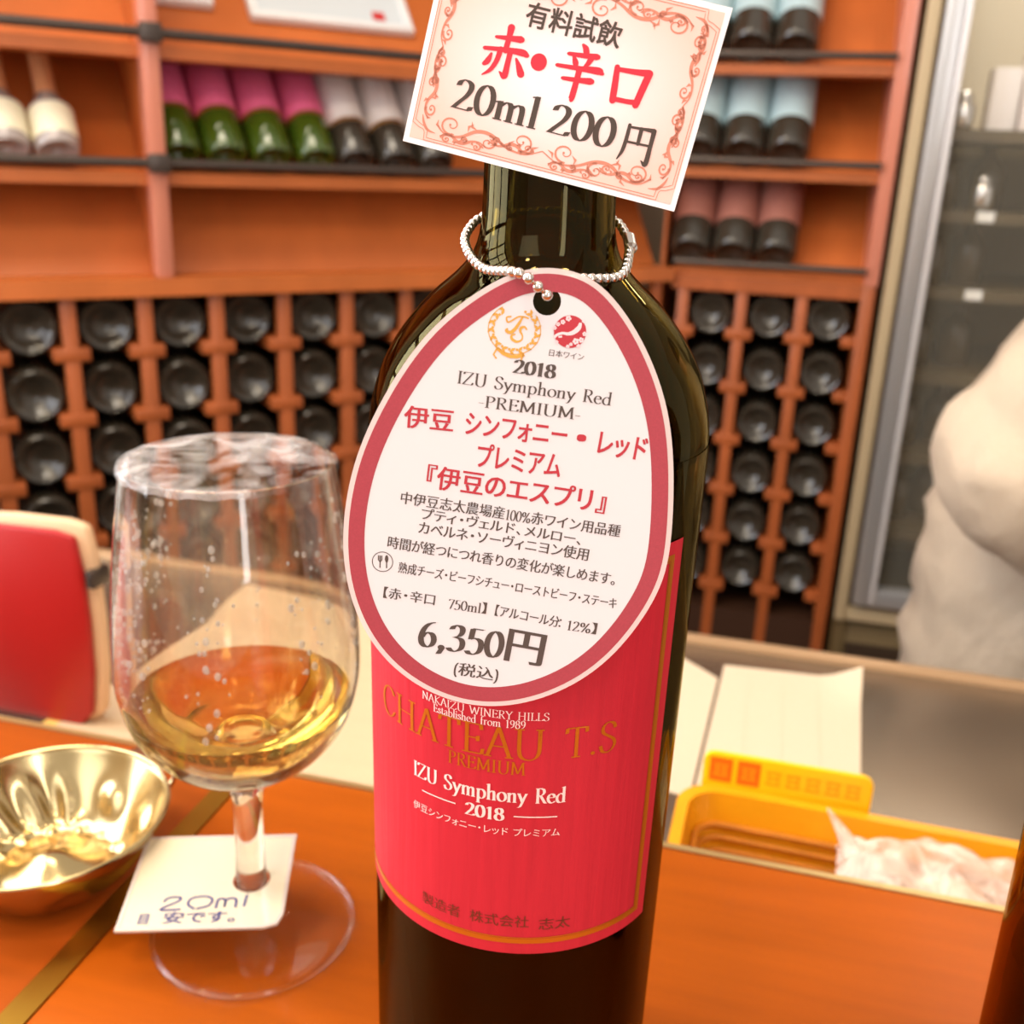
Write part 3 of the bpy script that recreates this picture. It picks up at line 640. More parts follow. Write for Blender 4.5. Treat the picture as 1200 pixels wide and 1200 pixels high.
ttext(tk, '-PREMIUM-', (560, 476), (680, 492), 13*LC, w=.12)
red = dict(off=.0, sx=.022, sy=.008)
ttext(tr, '伊豆', (473, 500), (532, 506), 27, **red); ttext(tr, 'シンフォニー', (543, 509), (664, 524), 30, **red)
ttext(tr, '・', (670, 524), (690, 526), 26, off=.02, sx=.03, sy=.03); ttext(tr, 'レッド', (695, 531), (757, 541), 31, **red)
ttext(tr, 'プレミアム', (556, 547), (656, 560), 31, **red)
ttext(tr, '『伊豆のエスプリ』', (494, 570), (713, 602), 29, **red)
blk = dict(off=-.004, sx=.02)
ttext(tk, '中伊豆志太農場産100%赤ワイン用品種', (468, 589), (726, 629), 15.5, **blk)
ttext(tk, 'プティ・ヴェルド、メルロー、', (492, 607.5), (683, 639), 15, **blk)
ttext(tk, 'カベルネ・ソーヴィニヨン使用', (489, 624), (690, 657), 16, **blk)
ttext(tk, '時間が経つにつれ香りの変化が楽しめます。', (453, 641), (723, 686), 15.5, **blk)
ttext(tk, '熟成チーズ・ビーフシチュー・ローストビーフ・ステーキ', (466, 670), (722, 713), 14, **blk)
ttext(tk, '【赤・辛口', (446, 699), (511, 709), 14.5, **blk); ttext(tk, '750ml】', (525, 712), (573, 719), 14.5, **blk)
ttext(tk, '【アルコール分：', (577, 720), (662, 736), 14.5, **blk); ttext(tk, '12%】', (663, 737), (702, 743), 14.5, **blk)
ttext(tk, '6,350', (489, 755), (588, 771), 31*LC, w=.17)
ttext(tk, '円', (587, 772), (637, 781), 45, sx=.03, off=0); ttext(tk, '(税込)', (531, 789), (583, 798), 17, **blk)
K = .0001625     # metres per photo pixel on the tag
c = tuv(448.7, 657.5)
v, f = ribbon([c+12.5*K*np.array([math.cos(i*math.pi/20), math.sin(i*math.pi/20)]) for i in range(41)], .9*K); tk.add([g(*p) for p in v], f)
for ln in ([(-5, 8), (-5, 2)], [(-3, 8), (-3, 1), (-3, -8)], [(-1, 8), (-1, 2)], [(-5, 2), (-3, 0), (-1, 2)], [(5, -8), (5, 0)]):
    v, f = ribbon([c+np.array(p)*K for p in ln], 1.3*K); tk.add([g(*p) for p in v], f)
v, f = disc2(c+np.array([5, 4])*K, 2.2*K, 10, 2.2); tk.add([g(*p) for p in v], f)
tk.build('black_print', TK, tg); 
# gold crest with two script letters
cc = tuv(603, 386)
rot = lambda p, a: np.array([p[0]*math.cos(a)-p[1]*math.sin(a), p[0]*math.sin(a)+p[1]*math.cos(a)])
def gl(pts, w):
    v, f = ribbon([cc+rot(np.array(p), -.13)*K for p in pts], [x*K for x in w] if isinstance(w, list) else w*K); tgd.add([g(*p) for p in v], f)
T_ = spline([(-6,14),(-11,12),(-9,7),(-4,10),(2,15),(9,16),(14,15)], 5); gl(T_, 1.8)
gl(spline([(7,16),(4,8),(0,0),(-4,-4),(-9,-3),(-8,0)], 5), [2+2*math.sin(i/25*3.14) for i in range(26)])
gl(spline([(14,2),(11,5),(7,3),(7,-1),(10,-5),(10,-10),(5,-13),(-1,-11),(-2,-7),(2,-5)], 5), [1.6+1.6*math.sin(i/45*6.28)**2 for i in range(46)])
for i in range(15):
    a = math.radians(58-18.5*i+0) if False else math.radians(125+20.5*i)
    p = np.array([27*math.cos(a), 25*math.sin(a)])
    for da, l in ((.7, 7), (-.6, 6)):
        d = np.array([math.cos(a+1.57+da), math.sin(a+1.57+da)])*l
        gl([p, p+d*.5, p+d], [1, 3.6, .5])
    p2 = np.array([25*math.cos(a+.18), 23*math.sin(a+.18)]); v, f = disc2(cc+p2*K, 1.6*K, 8); tgd.add([g(*q) for q in v], f)
gl([(30*math.cos(math.radians(125+8*i)), 28*math.sin(math.radians(125+8*i))) for i in range(36)], 1.0)
gl([(-16,-24),(-8,-29),(0,-31),(8,-30),(16,-26)], 4); gl([(-16,-24),(-19,-32),(-15,-36)], 2); gl([(15,-26),(13,-34),(17,-37)], 2)
tgd.build('gold_crest', mat('tag_gold_print', (222, 164, 70), .5), tg)
# red disc with pale islands and blossoms
dc = tuv(668, 388.5); v, f = disc2(dc, 18.5*K, 32); tr.add([g(*p) for p in v], f); ro = tr.build('red_print', TR_, tg)
wm = MB(); g2 = tmap(.0005)
for pts, w in ((spline([(10,12),(9,6),(4,0),(-2,-3)], 4), [3,3.5,4,4.5,5,5.5,5.5,5,5,4.5,4.5,4,3.5]), (spline([(-2,-3),(-8,-3),(-14,-6),(-17,-10)], 4), [4,3.5,3,3,3,3,3,3,3,3,3,3,2]), ([(12,13),(14,16)], 3), ([(-8,-7),(-12,-8)], 2)):
    v, f = ribbon([dc+rot(np.array(p), -.13)*K for p in pts], [x*K for x in w] if isinstance(w, list) else w*K); wm.add([g2(*p) for p in v], f)
for bx, by, s in ((-3,17,3.6),(-10,12,3),(-16,9,2.6),(-20,4,2.4),(8,-12,4),(15,-10,3.4),(19,-2,2.8),(12,-18,2.6),(-2,-19,2.4),(-17,-14,2.6),(2,-16,2.2)):
    bx, by, s = bx*.88, by*.88, s*.88
    for i in range(5):
        a = i*1.2566+bx; v, f = disc2(dc+(np.array([bx, by])+.62*s*np.array([math.cos(a), math.sin(a)]))*K, .48*s*K, 7); wm.add([g2(*p) for p in v], f)
wm.build('pale_print', mat('tag_pale_print', (246, 214, 218), .5), ro)
# ball chain: loops behind the neck and through the punched hole
H3 = TP+TX*hc[0]+TV*hc[1]; hb = np.array(H3)
def ax(th, r, z): d = NH*math.cos(math.radians(th))+RH*math.sin(math.radians(th)); return (BX+d[0]*r, BY+d[1]*r, z)
pts = [tuple(hb+TN*.0022+TV*.0012), tuple(hb+TN*.0026+TV*.0048-TX*.005), ax(-26, .0272, .2425), ax(-52, .0206, .2448), ax(-85, .0174, .2478), ax(-125, .0163, .2512), ax(180, .0160, .2530), ax(125, .0162, .2515), ax(90, .0168, .2485), ax(60, .0196, .2450), ax(34, .0256, .2418), tuple(hb-TN*.0024+TV*.0040+TX*.0035), tuple(hb-TN*.0006+TV*.0016)]
dense = spline(pts, 30, False); Ls = [0]
for a, b in zip(dense[:-1], dense[1:]): Ls.append(Ls[-1]+np.linalg.norm(b-a))
cm = MB(); nb = int(Ls[-1]/.0024); prev = None
for i in range(nb+1):
    s = Ls[-1]*i/nb; p = [float(np.interp(s, Ls, [q[k] for q in dense])) for k in range(3)]
    cm.ball(p, .00108, 12, 8)
    if prev: cm.tube([prev, p], .00028, 5, False)
    prev = p
CHR = mat('steel_balls', (214, 206, 198), .14, metal=1)
ch = cm.build('ball_chain', CHR, smooth=True); tag(ch, 'silver ball chain looped round the bottle neck holding the tag', 'chain')
q0, q1 = Vector(ax(68, .0190, .2460)), Vector(ax(88, .0174, .2482))
MB().tube([q0, q0.lerp(q1, .1), q0.lerp(q1, .9), q1], [.0008, .0014, .0014, .0008], 12).build('connector', CHR, ch, smooth=True)
# ------------------------------------------------------------------ price card leaning on the neck
az = math.atan2(NH[1], NH[0])+math.radians(-8); CNH = np.array([math.cos(az), math.sin(az), 0]); ct6 = math.radians(6)
CN = CNH*math.cos(ct6)+np.array([0, 0, math.sin(ct6)]); CP = np.array([BX, BY, .255])+CNH*.0182
bl_, br_, tr_ = [onplane(*q, CN, CN@CP) for q in ((472, 165), (790, 248), (857, 9))]
CX = (br_-bl_)/np.linalg.norm(br_-bl_); CV = np.cross(CN, CX); CW = np.linalg.norm(br_-bl_); CHh = abs((tr_-br_)@CV)
def cuv(x, y): P = onplane(x, y, CN, CN@CP)-bl_; return np.array([P@CX, P@CV])
pc = empty('price_card', tuple(bl_), 0, 'pink ornate paper card with red and black price writing tilted at the bottle neck', 'card')
def cmap(off): return lambda u, v, dz=0: tuple(CX*u+CV*v+CN*(off+dz))
cmx = Matrix((( CX[0], CV[0], CN[0], 0), (CX[1], CV[1], CN[1], 0), (CX[2], CV[2], CN[2], 0), (0, 0, 0, 1)))
MB().box((0, 0, -.0004), (CW, CHh, 0), cmx).build('card_sheet', mat('card_white', (246, 238, 236), .5), pc)
# printed pink ground, paler in the middle (part of the card's own print)
pmat = bpy.data.materials.new('card_pink'); pmat.use_nodes = True; nt = pmat.node_tree; pb = nt.nodes['Principled BSDF']; pb.inputs['Roughness'].default_value = .4
tcn = nt.nodes.new('ShaderNodeTexCoord'); mpn = nt.nodes.new('ShaderNodeMapping'); mpn.inputs['Location'].default_value = (-1, -1, 0); mpn.inputs['Scale'].default_value = (2/CW, 2/CHh, 0)
gr = nt.nodes.new('ShaderNodeTexGradient'); gr.gradient_type = 'SPHERICAL'; rp = nt.nodes.new('ShaderNodeValToRGB')
rp.color_ramp.elements[0].color = lin((240, 192, 178))+(1,); rp.color_ramp.elements[1].color = lin((240, 226, 226))+(1,); rp.color_ramp.elements[1].position = .75
nt.links.new(tcn.outputs['Object'], mpn.inputs[0]); nt.links.new(mpn.outputs[0], gr.inputs[0]); nt.links.new(gr.outputs[0], rp.inputs[0]); nt.links.new(rp.outputs[0], pb.inputs['Base Color'])
mg = .0011
po = MB().add([(mg, mg, .0001), (CW-mg, mg, .0001), (CW-mg, CHh-mg, .0001), (mg, CHh-mg, .0001)], [(0, 1, 2, 3)]).build('pink_ground', pmat, pc); po.matrix_local = cmx
om = MB(); g = cmap(.00016)
def orn(pts, w):
    v, f = ribbon(pts, w); om.add([g(*p) for p in v], f)
kk = CW/327.6  # metres per photo pixel on the card
def frame(i, cut, w):
    a, b, c_, d = i, i, CW-i, CHh-i; q = cut
    pts = [(a+q, b), (c_-q, b)]+spline([(c_-q, b), (c_-q*.9, b+q*.6), (c_-q*.5, b+q*.75), (c_, b+q)], 4)+[(c_, d-q)]+spline([(c_, d-q), (c_-q*.5, d-q*.75), (c_-q*.9, d-q*.6), (c_-q, d)], 4)+[(a+q, d)]+spline([(a+q, d), (a+q*.9, d-q*.6), (a+q*.5, d-q*.75), (a, d-q)], 4)+[(a, b+q)]+spline([(a, b+q), (a+q*.5, b+q*.75), (a+q*.9, b+q*.6), (a+q, b)], 4)
    orn(pts, w)
frame(7*kk, 17*kk, .8*kk); frame(10*kk, 17*kk, .8*kk)
def scroll(o, d, L, sgn):
    """an acanthus-like S scroll of length L from o along d; sgn picks the side it curls to"""
    d = np.array(d, float); n = np.array([-d[1], d[0]])*sgn; o = np.array(o)
    def T(p): return o+(d*p[0]+n*p[1]*.8)*L
    main = spline([(0, .1), (.15, .02), (.32, .04), (.48, .13), (.62, .13), (.76, .03), (.9, .02), (1.0, .1)], 5)
    N = len(main); orn([T(p) for p in main], [kk*(1.2+2.6*math.sin(math.pi*i/N)**2) for i in range(N)])
    for cx, cy, R_, a0_, dr in ((.86, .13, .105, -100, 1), (.2, .14, .105, -80, -1), (.5, .04, .08, 90, 1)):
        sp = [(cx+R_*(1-t/26)*math.cos(math.radians(a0_+dr*t*20)), cy+R_*(1-t/26)*math.sin(math.radians(a0_+dr*t*20))) for t in range(24)]
        orn([T(p) for p in sp], [kk*(2.6-2*t/24) for t in range(24)])
        v, f = disc2(T(sp[-1]), 1.4*kk, 8); om.add([g(*p) for p in v], f)
    for px, py, ang in ((.1, .05, 2.2), (.3, .04, 1.9), (.42, .1, -1.0), (.62, .14, .9), (.74, .05, -1.1), (.95, .06, 1.2), (.7, .1, 2.0)):
        e_ = np.array([math.cos(ang), math.sin(ang)])*.1; b_ = np.array([px, py]); orn([T(b_), T(b_+e_*.5+np.array([e_[1], -e_[0]])*.25), T(b_+e_)], [.4*kk, 3*kk, .3*kk])
ii = 17*kk
hw = CW/2
for q in (.30, .70):
    scroll((CW*q, ii+3*kk), (1, 0), CW*.17, 1); scroll((CW*q, ii+3*kk), (-1, 0), CW*.17, 1); scroll((CW*q, CHh-ii-3*kk), (1, 0), CW*.17, -1); scroll((CW*q, CHh-ii-3*kk), (-1, 0), CW*.17, -1)
    scroll((ii+2*kk, CHh*q), (0, 1), CHh*.2, -1); scroll((CW-ii-2*kk, CHh*q), (0, 1), CHh*.2, 1)
L1 = (CW-70*kk)/2
scroll((hw, ii), (1, 0), L1, 1); scroll((hw, ii), (-1, 0), L1, -1); scroll((hw, CHh-ii), (1, 0), L1, -1); scroll((hw, CHh-ii), (-1, 0), L1, 1)
hh = CHh/2; L2 = (CHh-62*kk)/2
scroll((CW-ii, hh), (0, 1), L2, 1); scroll((CW-ii, hh), (0, -1), L2, -1); scroll((ii, hh), (0, 1), L2, -1); scroll((ii, hh), (0, -1), L2, 1)
for cx, cy, sx_, sy_ in ((0, 0, 1, 1), (CW, 0, -1, 1), (0, CHh, 1, -1), (CW, CHh, -1, -1)):
    orn(spline([(cx+sx_*36*kk, cy+sy_*17*kk), (cx+sx_*26*kk, cy+sy_*19*kk), (cx+sx_*20*kk, cy+sy_*26*kk), (cx+sx_*17*kk, cy+sy_*34*kk)], 5), [kk*(.6+2.6*math.sin(i/15*3.14)) for i in range(16)])
om.build('scroll_border', mat('card_ornament', (206, 128, 104), .5), pc)
kb, kr = MB(), MB(); g = cmap(.00018)
def ctext(mb, s, pa, pb, hpx, **kw):
    A, B = cuv(*pa), cuv(*pb); k = np.hypot(*(B-A))/math.hypot(pb[0]-pa[0], pb[1]-pa[1]); place_text(mb, s, A, B, hpx*k*1.0, g, **kw)
ctext(kb, '有料試飲', (613, 29.5), (725, 57.5), 29, off=.006, sx=.012, sy=.008)
for ch_, a, b in (('赤', (560, 85), (611, 98)), ('辛', (644, 106), (698, 120)), ('口', (707, 120), (757, 133))): ctext(kr, ch_, a, b, 55, use_brush=True)
v, f = disc2(cuv(631.5, 73), 9.3*kk, 20); kr.add([g(*p) for p in v], f)
ctext(kb, '20ml', (528, 126), (628, 152), 33*LC, w=.15); ctext(kb, '200', (640, 155), (717, 175), 33*LC, w=.15); ctext(kb, '円', (722, 184), (762, 194), 42, use_brush=True)
kb.build('black_print', mat('card_black_print', (70, 54, 44), .5), pc); kr.build('red_print', mat('card_red_print', (222, 34, 54), .5), pc)
# ------------------------------------------------------------------ tasting glass
GX, GY = -.1554, .2679
wg = empty('wine_glass', (GX, GY, 0), 0, 'stemmed wine glass holding pale wine, covered with plastic film, left of the bottle', 'wine glass')
CG = glass_mat('clear_glass', (252, 250, 246), clear=.08)
go = [(0, .0006), (.02, .0004), (.0325, .0003), (.0331, .0008), (.0332, .0014), (.0325, .0021), (.025, .0034), (.014, .0055), (.008, .0095), (.0058, .016), (.0050, .03), (.0050, .05), (.0058, .058), (.0085, .0635), (.015, .0672), (.0235, .0722), (.0305, .0795), (.0355, .0885), (.0382, .0995), (.0387, .109), (.0380, .122), (.0364, .140), (.0340, .158), (.0316, .1732)]
gi = [(.0307, .1734), (.0331, .158), (.0355, .140), (.0371, .122), (.0377, .109), (.0372, .0995), (.0344, .089), (.0293, .0805), (.0222, .0738), (.014, .0695), (.0085, .0688), (.0068, .0705), (.004, .0716), (0, .0718)]
fp = prof_smooth(go[:9], 5); MB().lathe(fp+[(0, .0095)], 96).build('foot', glass_mat('foot_glass', (253, 251, 248), clear=.85), wg, smooth=True)
MB().tube([(.0346*math.cos(2*math.pi*k/96), .0346*math.sin(2*math.pi*k/96), .0015) for k in range(96)], .0009, 10, loop=True).build('foot_rim', glass_mat('rim_glass', (255, 254, 252), clear=.35), wg, smooth=True)
sp_ = prof_smooth([(.0079, .00965)]+go[9:], 4); MB().lathe([(0, .00965)]+sp_+prof_smooth(gi, 4), 96).build('bowl_and_stem', CG, wg, smooth=True)
wi = [(0, .0719), (.004, .0717), (.0068, .0706), (.0085, .0689), (.014, .0696), (.0222, .0739), (.0293, .0806), (.0344, .0891), (.0362, .0935), (.0355, .0937), (0, .0937)]
WM = glass_mat('pale_wine', (250, 238, 200), 0, 1.34)
MB().lathe(wi, 96).build('white_wine', WM, wg, smooth=True)
dm = MB(); random.seed(11)
cols = [random.uniform(0, 6.28) for _ in range(16)]
for i in range(300):
    z = random.uniform(.098, .158); a = random.choice(cols)+random.gauss(0, .09); r = float(np.interp(z, [.0995, .109, .122, .14, .158], [.0372, .0377, .0371, .0355, .0331]))-.0002; s = random.choice((.00035, .0005, .0007, .001))
    dm.ball((r*math.cos(a), r*math.sin(a), z), s, 8, 6, (1, 1, 1.35))
tag(dm.build('condensation_drops', film_mat('water_drops', (250, 246, 240), .6, .04), wg, smooth=True), kind='stuff')
# plastic film over the rim, slightly wrinkled
fm = MB(); vs = []; nr, na = 10, 72
for i in range(nr+1):
    for k in range(na):
        a = 2*math.pi*k/na; r = .0323*i/nr; z = .1738+(.0005*noise.noise(Vector((r*math.cos(a)*110, r*math.sin(a)*60, 3)))+.0005*noise.noise(Vector((r*math.cos(a)*40, r*math.sin(a)*260, 7))))*(1-.6*i/nr)
        vs.append((r*math.cos(a), r*math.sin(a), z))
for i, (r, z) in enumerate(((.0326, .1731), (.0328, .1716))):
    for k in range(na):
        a = 2*math.pi*k/na; vs.append((r*math.cos(a)*(1+.004*math.sin(k*3.1)), r*math.sin(a)*(1+.004*math.sin(k*3.1)), z+.0003*math.sin(k*1.7)))
fm.add(vs, [(i*na+k, i*na+(k+1) % na, (i+1)*na+(k+1) % na, (i+1)*na+k) for i in range(nr+2) for k in range(na)])
fo = fm.build('plastic_film', film_mat('cling_film', (250, 246, 244), .82, .06, 55, .22), smooth=180); fo.location = (GX, GY, 0)
tag(fo, 'clear plastic film stretched over the wine glass rim', 'plastic film')
# sample card threaded on the stem
c0 = np.array([-.1865, .2330]); c1 = np.array([-.1367, .2505]); sxv = (c1-c0)/np.hypot(*(c1-c0)); syv = np.array([-sxv[1], sxv[0]]); sw, shh = .0540, .0452
sc_ = empty('sample_card', (c0[0], c0[1], .0200), math.atan2(sxv[1], sxv[0]), 'small laminated white card with blue handwriting threaded on the glass stem', 'card')
hx = (np.array([GX, GY])-c0)@sxv; hy = (np.array([GX, GY])-c0)@syv
rc_ = [(0, 0), (sw-.006, 0), (sw-.0015, .0015), (sw, .006), (sw, shh), (0, shh)]
v, f = fill2d([rc_, [(hx+.0064*math.cos(i*math.pi/14), hy+.0064*math.sin(i*math.pi/14)) for i in range(28)]], .0005)
tilt = Matrix.Translation((0, hy, 0)) @ Matrix.Rotation(math.radians(4), 4, 'X') @ Matrix.Translation((0, -hy, 0))
MB().add([tuple(tilt @ Vector(p)) for p in v], f).build('card_sheet', mat('sample_white', (226, 210, 180), .3, coat=.4), sc_)
v, f = fill2d([rc_, [(.0012, .0012), (sw-.0065, .0012), (sw-.0027, .0025), (sw-.0012, .0065), (sw-.0012, shh-.0012), (.0012, shh-.0012)]], .0009)
MB().add([tuple(tilt @ Vector(p)) for p in v], f).build('laminate_edge', film_mat('laminate2', (235, 215, 205), .3, .1), sc_)
sm = MB(); gs = lambda u, v, dz=0: tuple(tilt @ Vector((u, v, .0004+dz)))
for s in ([(13, 12.5), (14.5, 14.5), (18, 14.5), (18, 12.8), (12.5, 9), (19.5, 9)], [(24, 9), (21.5, 11), (22, 13.8), (26, 14.8), (29, 13.5), (28.5, 10.5), (24.5, 9)], [(31, 9), (31.2, 13), (33.5, 13), (33.8, 9.5), (34, 13), (37, 13.2), (37.5, 9.2)], [(40.2, 9.5), (40.5, 15)]):
    v, f = ribbon(spline([np.array(p)*.001 for p in s], 4), .00085); sm.add([gs(*p) for p in v], f)
place_text(sm, '目', (.006, .0027), (.0105, .0027), .0052, gs, off=.012, sx=.006); place_text(sm, '安です。', (.0142, .0027), (.040, .0027), .0056, gs, off=.012, sx=.006)
sm.build('handwriting', mat('blue_ink', (62, 62, 122), .5), sc_)
# ------------------------------------------------------------------ tastevin
tx, ty = -.2410, .2705
tv = empty('tastevin', (tx, ty, 0), 0, 'shallow dimpled silver tasting dish with a ring handle at the left', 'dish')
SIL = mat('silver', (196, 172, 124), .2, metal=1)  # golden tint paints warm reflections into the silver
def tvz(r, a):
    R_ = .0435; t = r/R_
    base = .0025+.0255*max(0, (t-.5)/.5)**1.7 if t > .5 else .0025
    if t < .46: base += .0075*math.exp(-(t/.27)**2)*1.0
    ad = (math.degrees(a)-25) % 360
    if .58 < t < .93:
        k = math.sin(math.pi*(t-.58)/.35)
        if 90 < ad < 215: base += .0024*k*math.cos(math.radians(ad*16))     # slanting flutes
        else:
            for q in range(5):
                a0_ = 20+q*38-(0 if q < 3 else -120)
                dd = min(abs(ad-a0_ % 360), 360-abs(ad-a0_ % 360))
                base += .0034*math.exp(-(dd/9.0)**2-((t-.76)/.09)**2)
    if .42 < t < .64: base += .0013*max(0, math.cos(math.radians(ad*14)))**2*math.exp(-((t-.53)/.05)**2)
    return base
vs = []; nr, na = 46, 180
for i in range(nr+1):
    for k in range(na):
        r = .0435*i/nr; a = 2*math.pi*k/na; off = .9*(i/nr-.75) if i/nr > .55 else 0
        vs.append((r*math.cos(a), r*math.sin(a), tvz(r, a-(off*.5))))
fs = [(i*na+k, i*na+(k+1) % na, (i+1)*na+(k+1) % na, (i+1)*na+k) for i in range(nr) for k in range(na)]
nv = len(vs); vs2 = [(x*1.012, y*1.012, max(0, z-.0012)) for x, y, z in vs]; vs2[-na:] = [(x*1.016, y*1.016, z+.0004) for x, y, z in vs[-na:]]
fs2 = [tuple(i+nv for i in q)[::-1] for q in fs]+[(nr*na+k, nr*na+(k+1) % na, nv+nr*na+(k+1) % na, nv+nr*na+k) for k in range(na)]
MB().add(vs+vs2, fs+fs2).build('bowl', SIL, tv, smooth=60)
MB().tube([(.0438*math.cos(2*math.pi*k/96), .0438*math.sin(2*math.pi*k/96), .0281) for k in range(96)], .0008, 8, loop=True).build('rim', SIL, tv, smooth=True)
hd = math.radians(70); hu = Vector((math.cos(hd), math.sin(hd), 0)); hv = Vector((-math.sin(hd), math.cos(hd), 0))
hm = Matrix.Translation(hu*.0437+Vector((0, 0, .0272))) @ Matrix(((hu.x, hv.x, 0, 0), (hu.y, hv.y, 0, 0), (0, 0, 1, 0), (0, 0, 0, 1)))
MB().prism([(-.001, -.010), (.008, -.0095), (.013, -.006), (.0145, 0), (.013, .006), (.008, .0095), (-.001, .010)], .0014, hm).build('thumb_rest', mat('silver_plate', (206, 196, 170), .25, metal=1), tv, bevel=.0004)
MB().tube([hm @ Vector((.0058+.0088*math.cos(t*math.pi/16), 0, -.0098+.0092*math.sin(t*math.pi/16))) for t in range(32)], .0011, 8, loop=True).build('ring_handle', SIL, tv, smooth=True)
# ------------------------------------------------------------------ second bottle at the right edge
f2 = empty('wine_bottle', (.109, .230, 0), 0, 'dark wine bottle cut off by the right edge of the photo, on the counter', 'wine bottle')
sc2 = .0375/.0383
MB().lathe([(r*sc2, z) for r, z in prof_smooth(outer, 3)+prof_smooth(inner, 3)], 72).build('bottle_glass', glass_mat('brown_bottle_glass', (196, 160, 104)), f2, smooth=True)
MB().lathe([(0, .0182), (.0157, .0163), (.0301, .0065), (.0329, .0125), (.0335, .05), (.0336, .0845), (0, .0845)], 72).build('wine', mat('brown_wine', (64, 24, 12), .3), f2, smooth=True)
# ------------------------------------------------------------------ things on the worktop
def sheet(name, poly, t, m, label, cat, group=None, z=WT, curl=None):
    b = MB(); n = 10
    p = [np.array(q, float) for q in poly]; vs = []
    for i in range(n+1):
        for j in range(n+1):
            u, w_ = i/n, j/n; q = (p[0]*(1-u)+p[1]*u)*(1-w_)+(p[3]*(1-u)+p[2]*u)*w_; h = curl(u, w_) if curl else 0
            vs.append((q[0], q[1], h))
    N = len(vs); vs += [(x, y, h+t) for x, y, h in vs]; I = lambda i, j: i*(n+1)+j
    fs = [(I(i, j), I(i+1, j), I(i+1, j+1), I(i, j+1)) for i in range(n) for j in range(n)]; fs += [tuple(k+N for k in q)[::-1] for q in fs]
    for i in range(n):
        fs += [(I(i, 0), I(i+1, 0), I(i+1, 0)+N, I(i, 0)+N), (I(i, n), I(i+1, n), I(i+1, n)+N, I(i, n)+N), (I(0, i), I(0, i+1), I(0, i+1)+N, I(0, i)+N), (I(n, i), I(n, i+1), I(n, i+1)+N, I(n, i)+N)]
    o = b.add(vs, fs).build(name, m, smooth=True); o.location = (0, 0, z); return tag(o, label, cat, group)
PAP = mat('paper_ruled', (206, 178, 142), .7, noise_amt=.06, noise_scale=5, stretch=(1, 14, 1))
sheet('paper_sheet', [(-.452, .40), (-.185, .40), (-.178, .770), (-.442, .783)], .0008, PAP, 'large pale paper sheet on the worktop behind the wine glass', 'paper', z=WT+.0006)
sheet('paper_sheet', [(-.468, .42), (-.40, .42), (-.40, .56), (-.458, .563)], .0005, mat('yellow_paper', (226, 186, 96), .6), 'yellow paper under the left edge of the large pale sheet by the red box', 'paper')
o = sheet('paper_slip', [(-.0165, .560), (.0860, .560), (.0985, .777), (-.0080, .768)], .0005, WHITEP, 'long white paper slip with a curled corner on the worktop behind the yellow basket', 'paper', 'white paper slips', z=WT+.0014, curl=lambda u, v: .012*max(0, u-.75)*max(0, v-.8)*20)
lm_ = MB()
for k in range(3): lm_.box((.012+.026*k, .59, .0006), (.0125+.026*k, .755, .0008))
lm_.build('fold_lines', mat('fold_grey', (208, 186, 160), .7), o)
sheet('paper_slip', [(-.075, .585), (-.018, .575), (-.0115, .745), (-.045, .775)], .0005, mat('white_paper2', (210, 188, 160), .7), 'short white paper slip between the red-label bottle and the long slip', 'paper', 'white paper slips', z=WT+.0004)
# yellow basket
YB = mat('yellow_plastic', (236, 158, 12), .4, noise_amt=.12, noise_scale=30); YI = mat('basket_inside', (200, 120, 20), .6, noise_amt=.2, noise_scale=60, stretch=(1, 1, 3))
bk = empty('basket', (.074, .432, WT), math.radians(-1), 'yellow plastic basket behind the counter edge holding a plastic bag', 'basket')
def rr(hx, hy, r, n=6):
    out = []
    for cx, cy, a in ((hx-r, hy-r, 0), (-hx+r, hy-r, 90), (-hx+r, -hy+r, 180), (hx-r, -hy+r, 270)):
        out += [(cx+r*math.cos(math.radians(a+90*i/n)), cy+r*math.sin(math.radians(a+90*i/n))) for i in range(n+1)]
    return out
rings = [(.076, .034, .012, 0), (.092, .050, .018, .0655), (.0955, .0535, .02, .0665), (.0955, .0535, .02, .070), (.0895, .0475, .017, .070), (.0885, .0465, .017, .0635), (.0735, .0315, .011, .0025)]
vs = []; nn = 28
for a, b, r, z in rings: vs += [(x, y, z) for x, y in rr(a, b, r)]
fs = [(i*nn+k, i*nn+(k+1) % nn, (i+1)*nn+(k+1) % nn, (i+1)*nn+k) for i in range(len(rings)-1) for k in range(nn)]+[tuple(range(nn))[::-1], tuple((len(rings)-1)*nn+k for k in range(nn))]
MB().add(vs, fs).build('basket_body', YB, bk, smooth=True)
wv = MB()
for k in range(8):
    z = .008+.0066*k; q = (z-.0025)/.0675; wv.tube([(x, y, z) for x, y in rr(.0725+.015*q, .0305+.015*q, .012)], .0016, 6, loop=True)
wv.build('woven_lining', YI, bk, smooth=True)
# yellow sign plate standing at the back of the basket
sp = empty('sign_plate', (.031, .4895, WT+.074), 0, 'yellow plate with two orange squares and orange characters standing behind the basket rim', 'sign')
sp.location = (.0335, .492, WT)
hx_, hz_ = .0435, .0885
MB().prism([(x, y+.04425) for x, y in rr(hx_, .04425, .006)], .003, Matrix.Rotation(math.radians(90), 4, 'X')).build('plate', mat('sign_yellow', (250, 190, 8), .4), sp, bevel=.0006)
ob = MB(); og = lambda u, v, dz=0: (u, -.0032-dz, v)
for x in (-.034, -.0195): ob.add([og(x-.006, .0715), og(x+.006, .0715), og(x+.006, .0860), og(x-.006, .0860)], [(0, 1, 2, 3)])
ob.build('orange_squares', mat('sign_orange', (240, 110, 8), .5), sp)
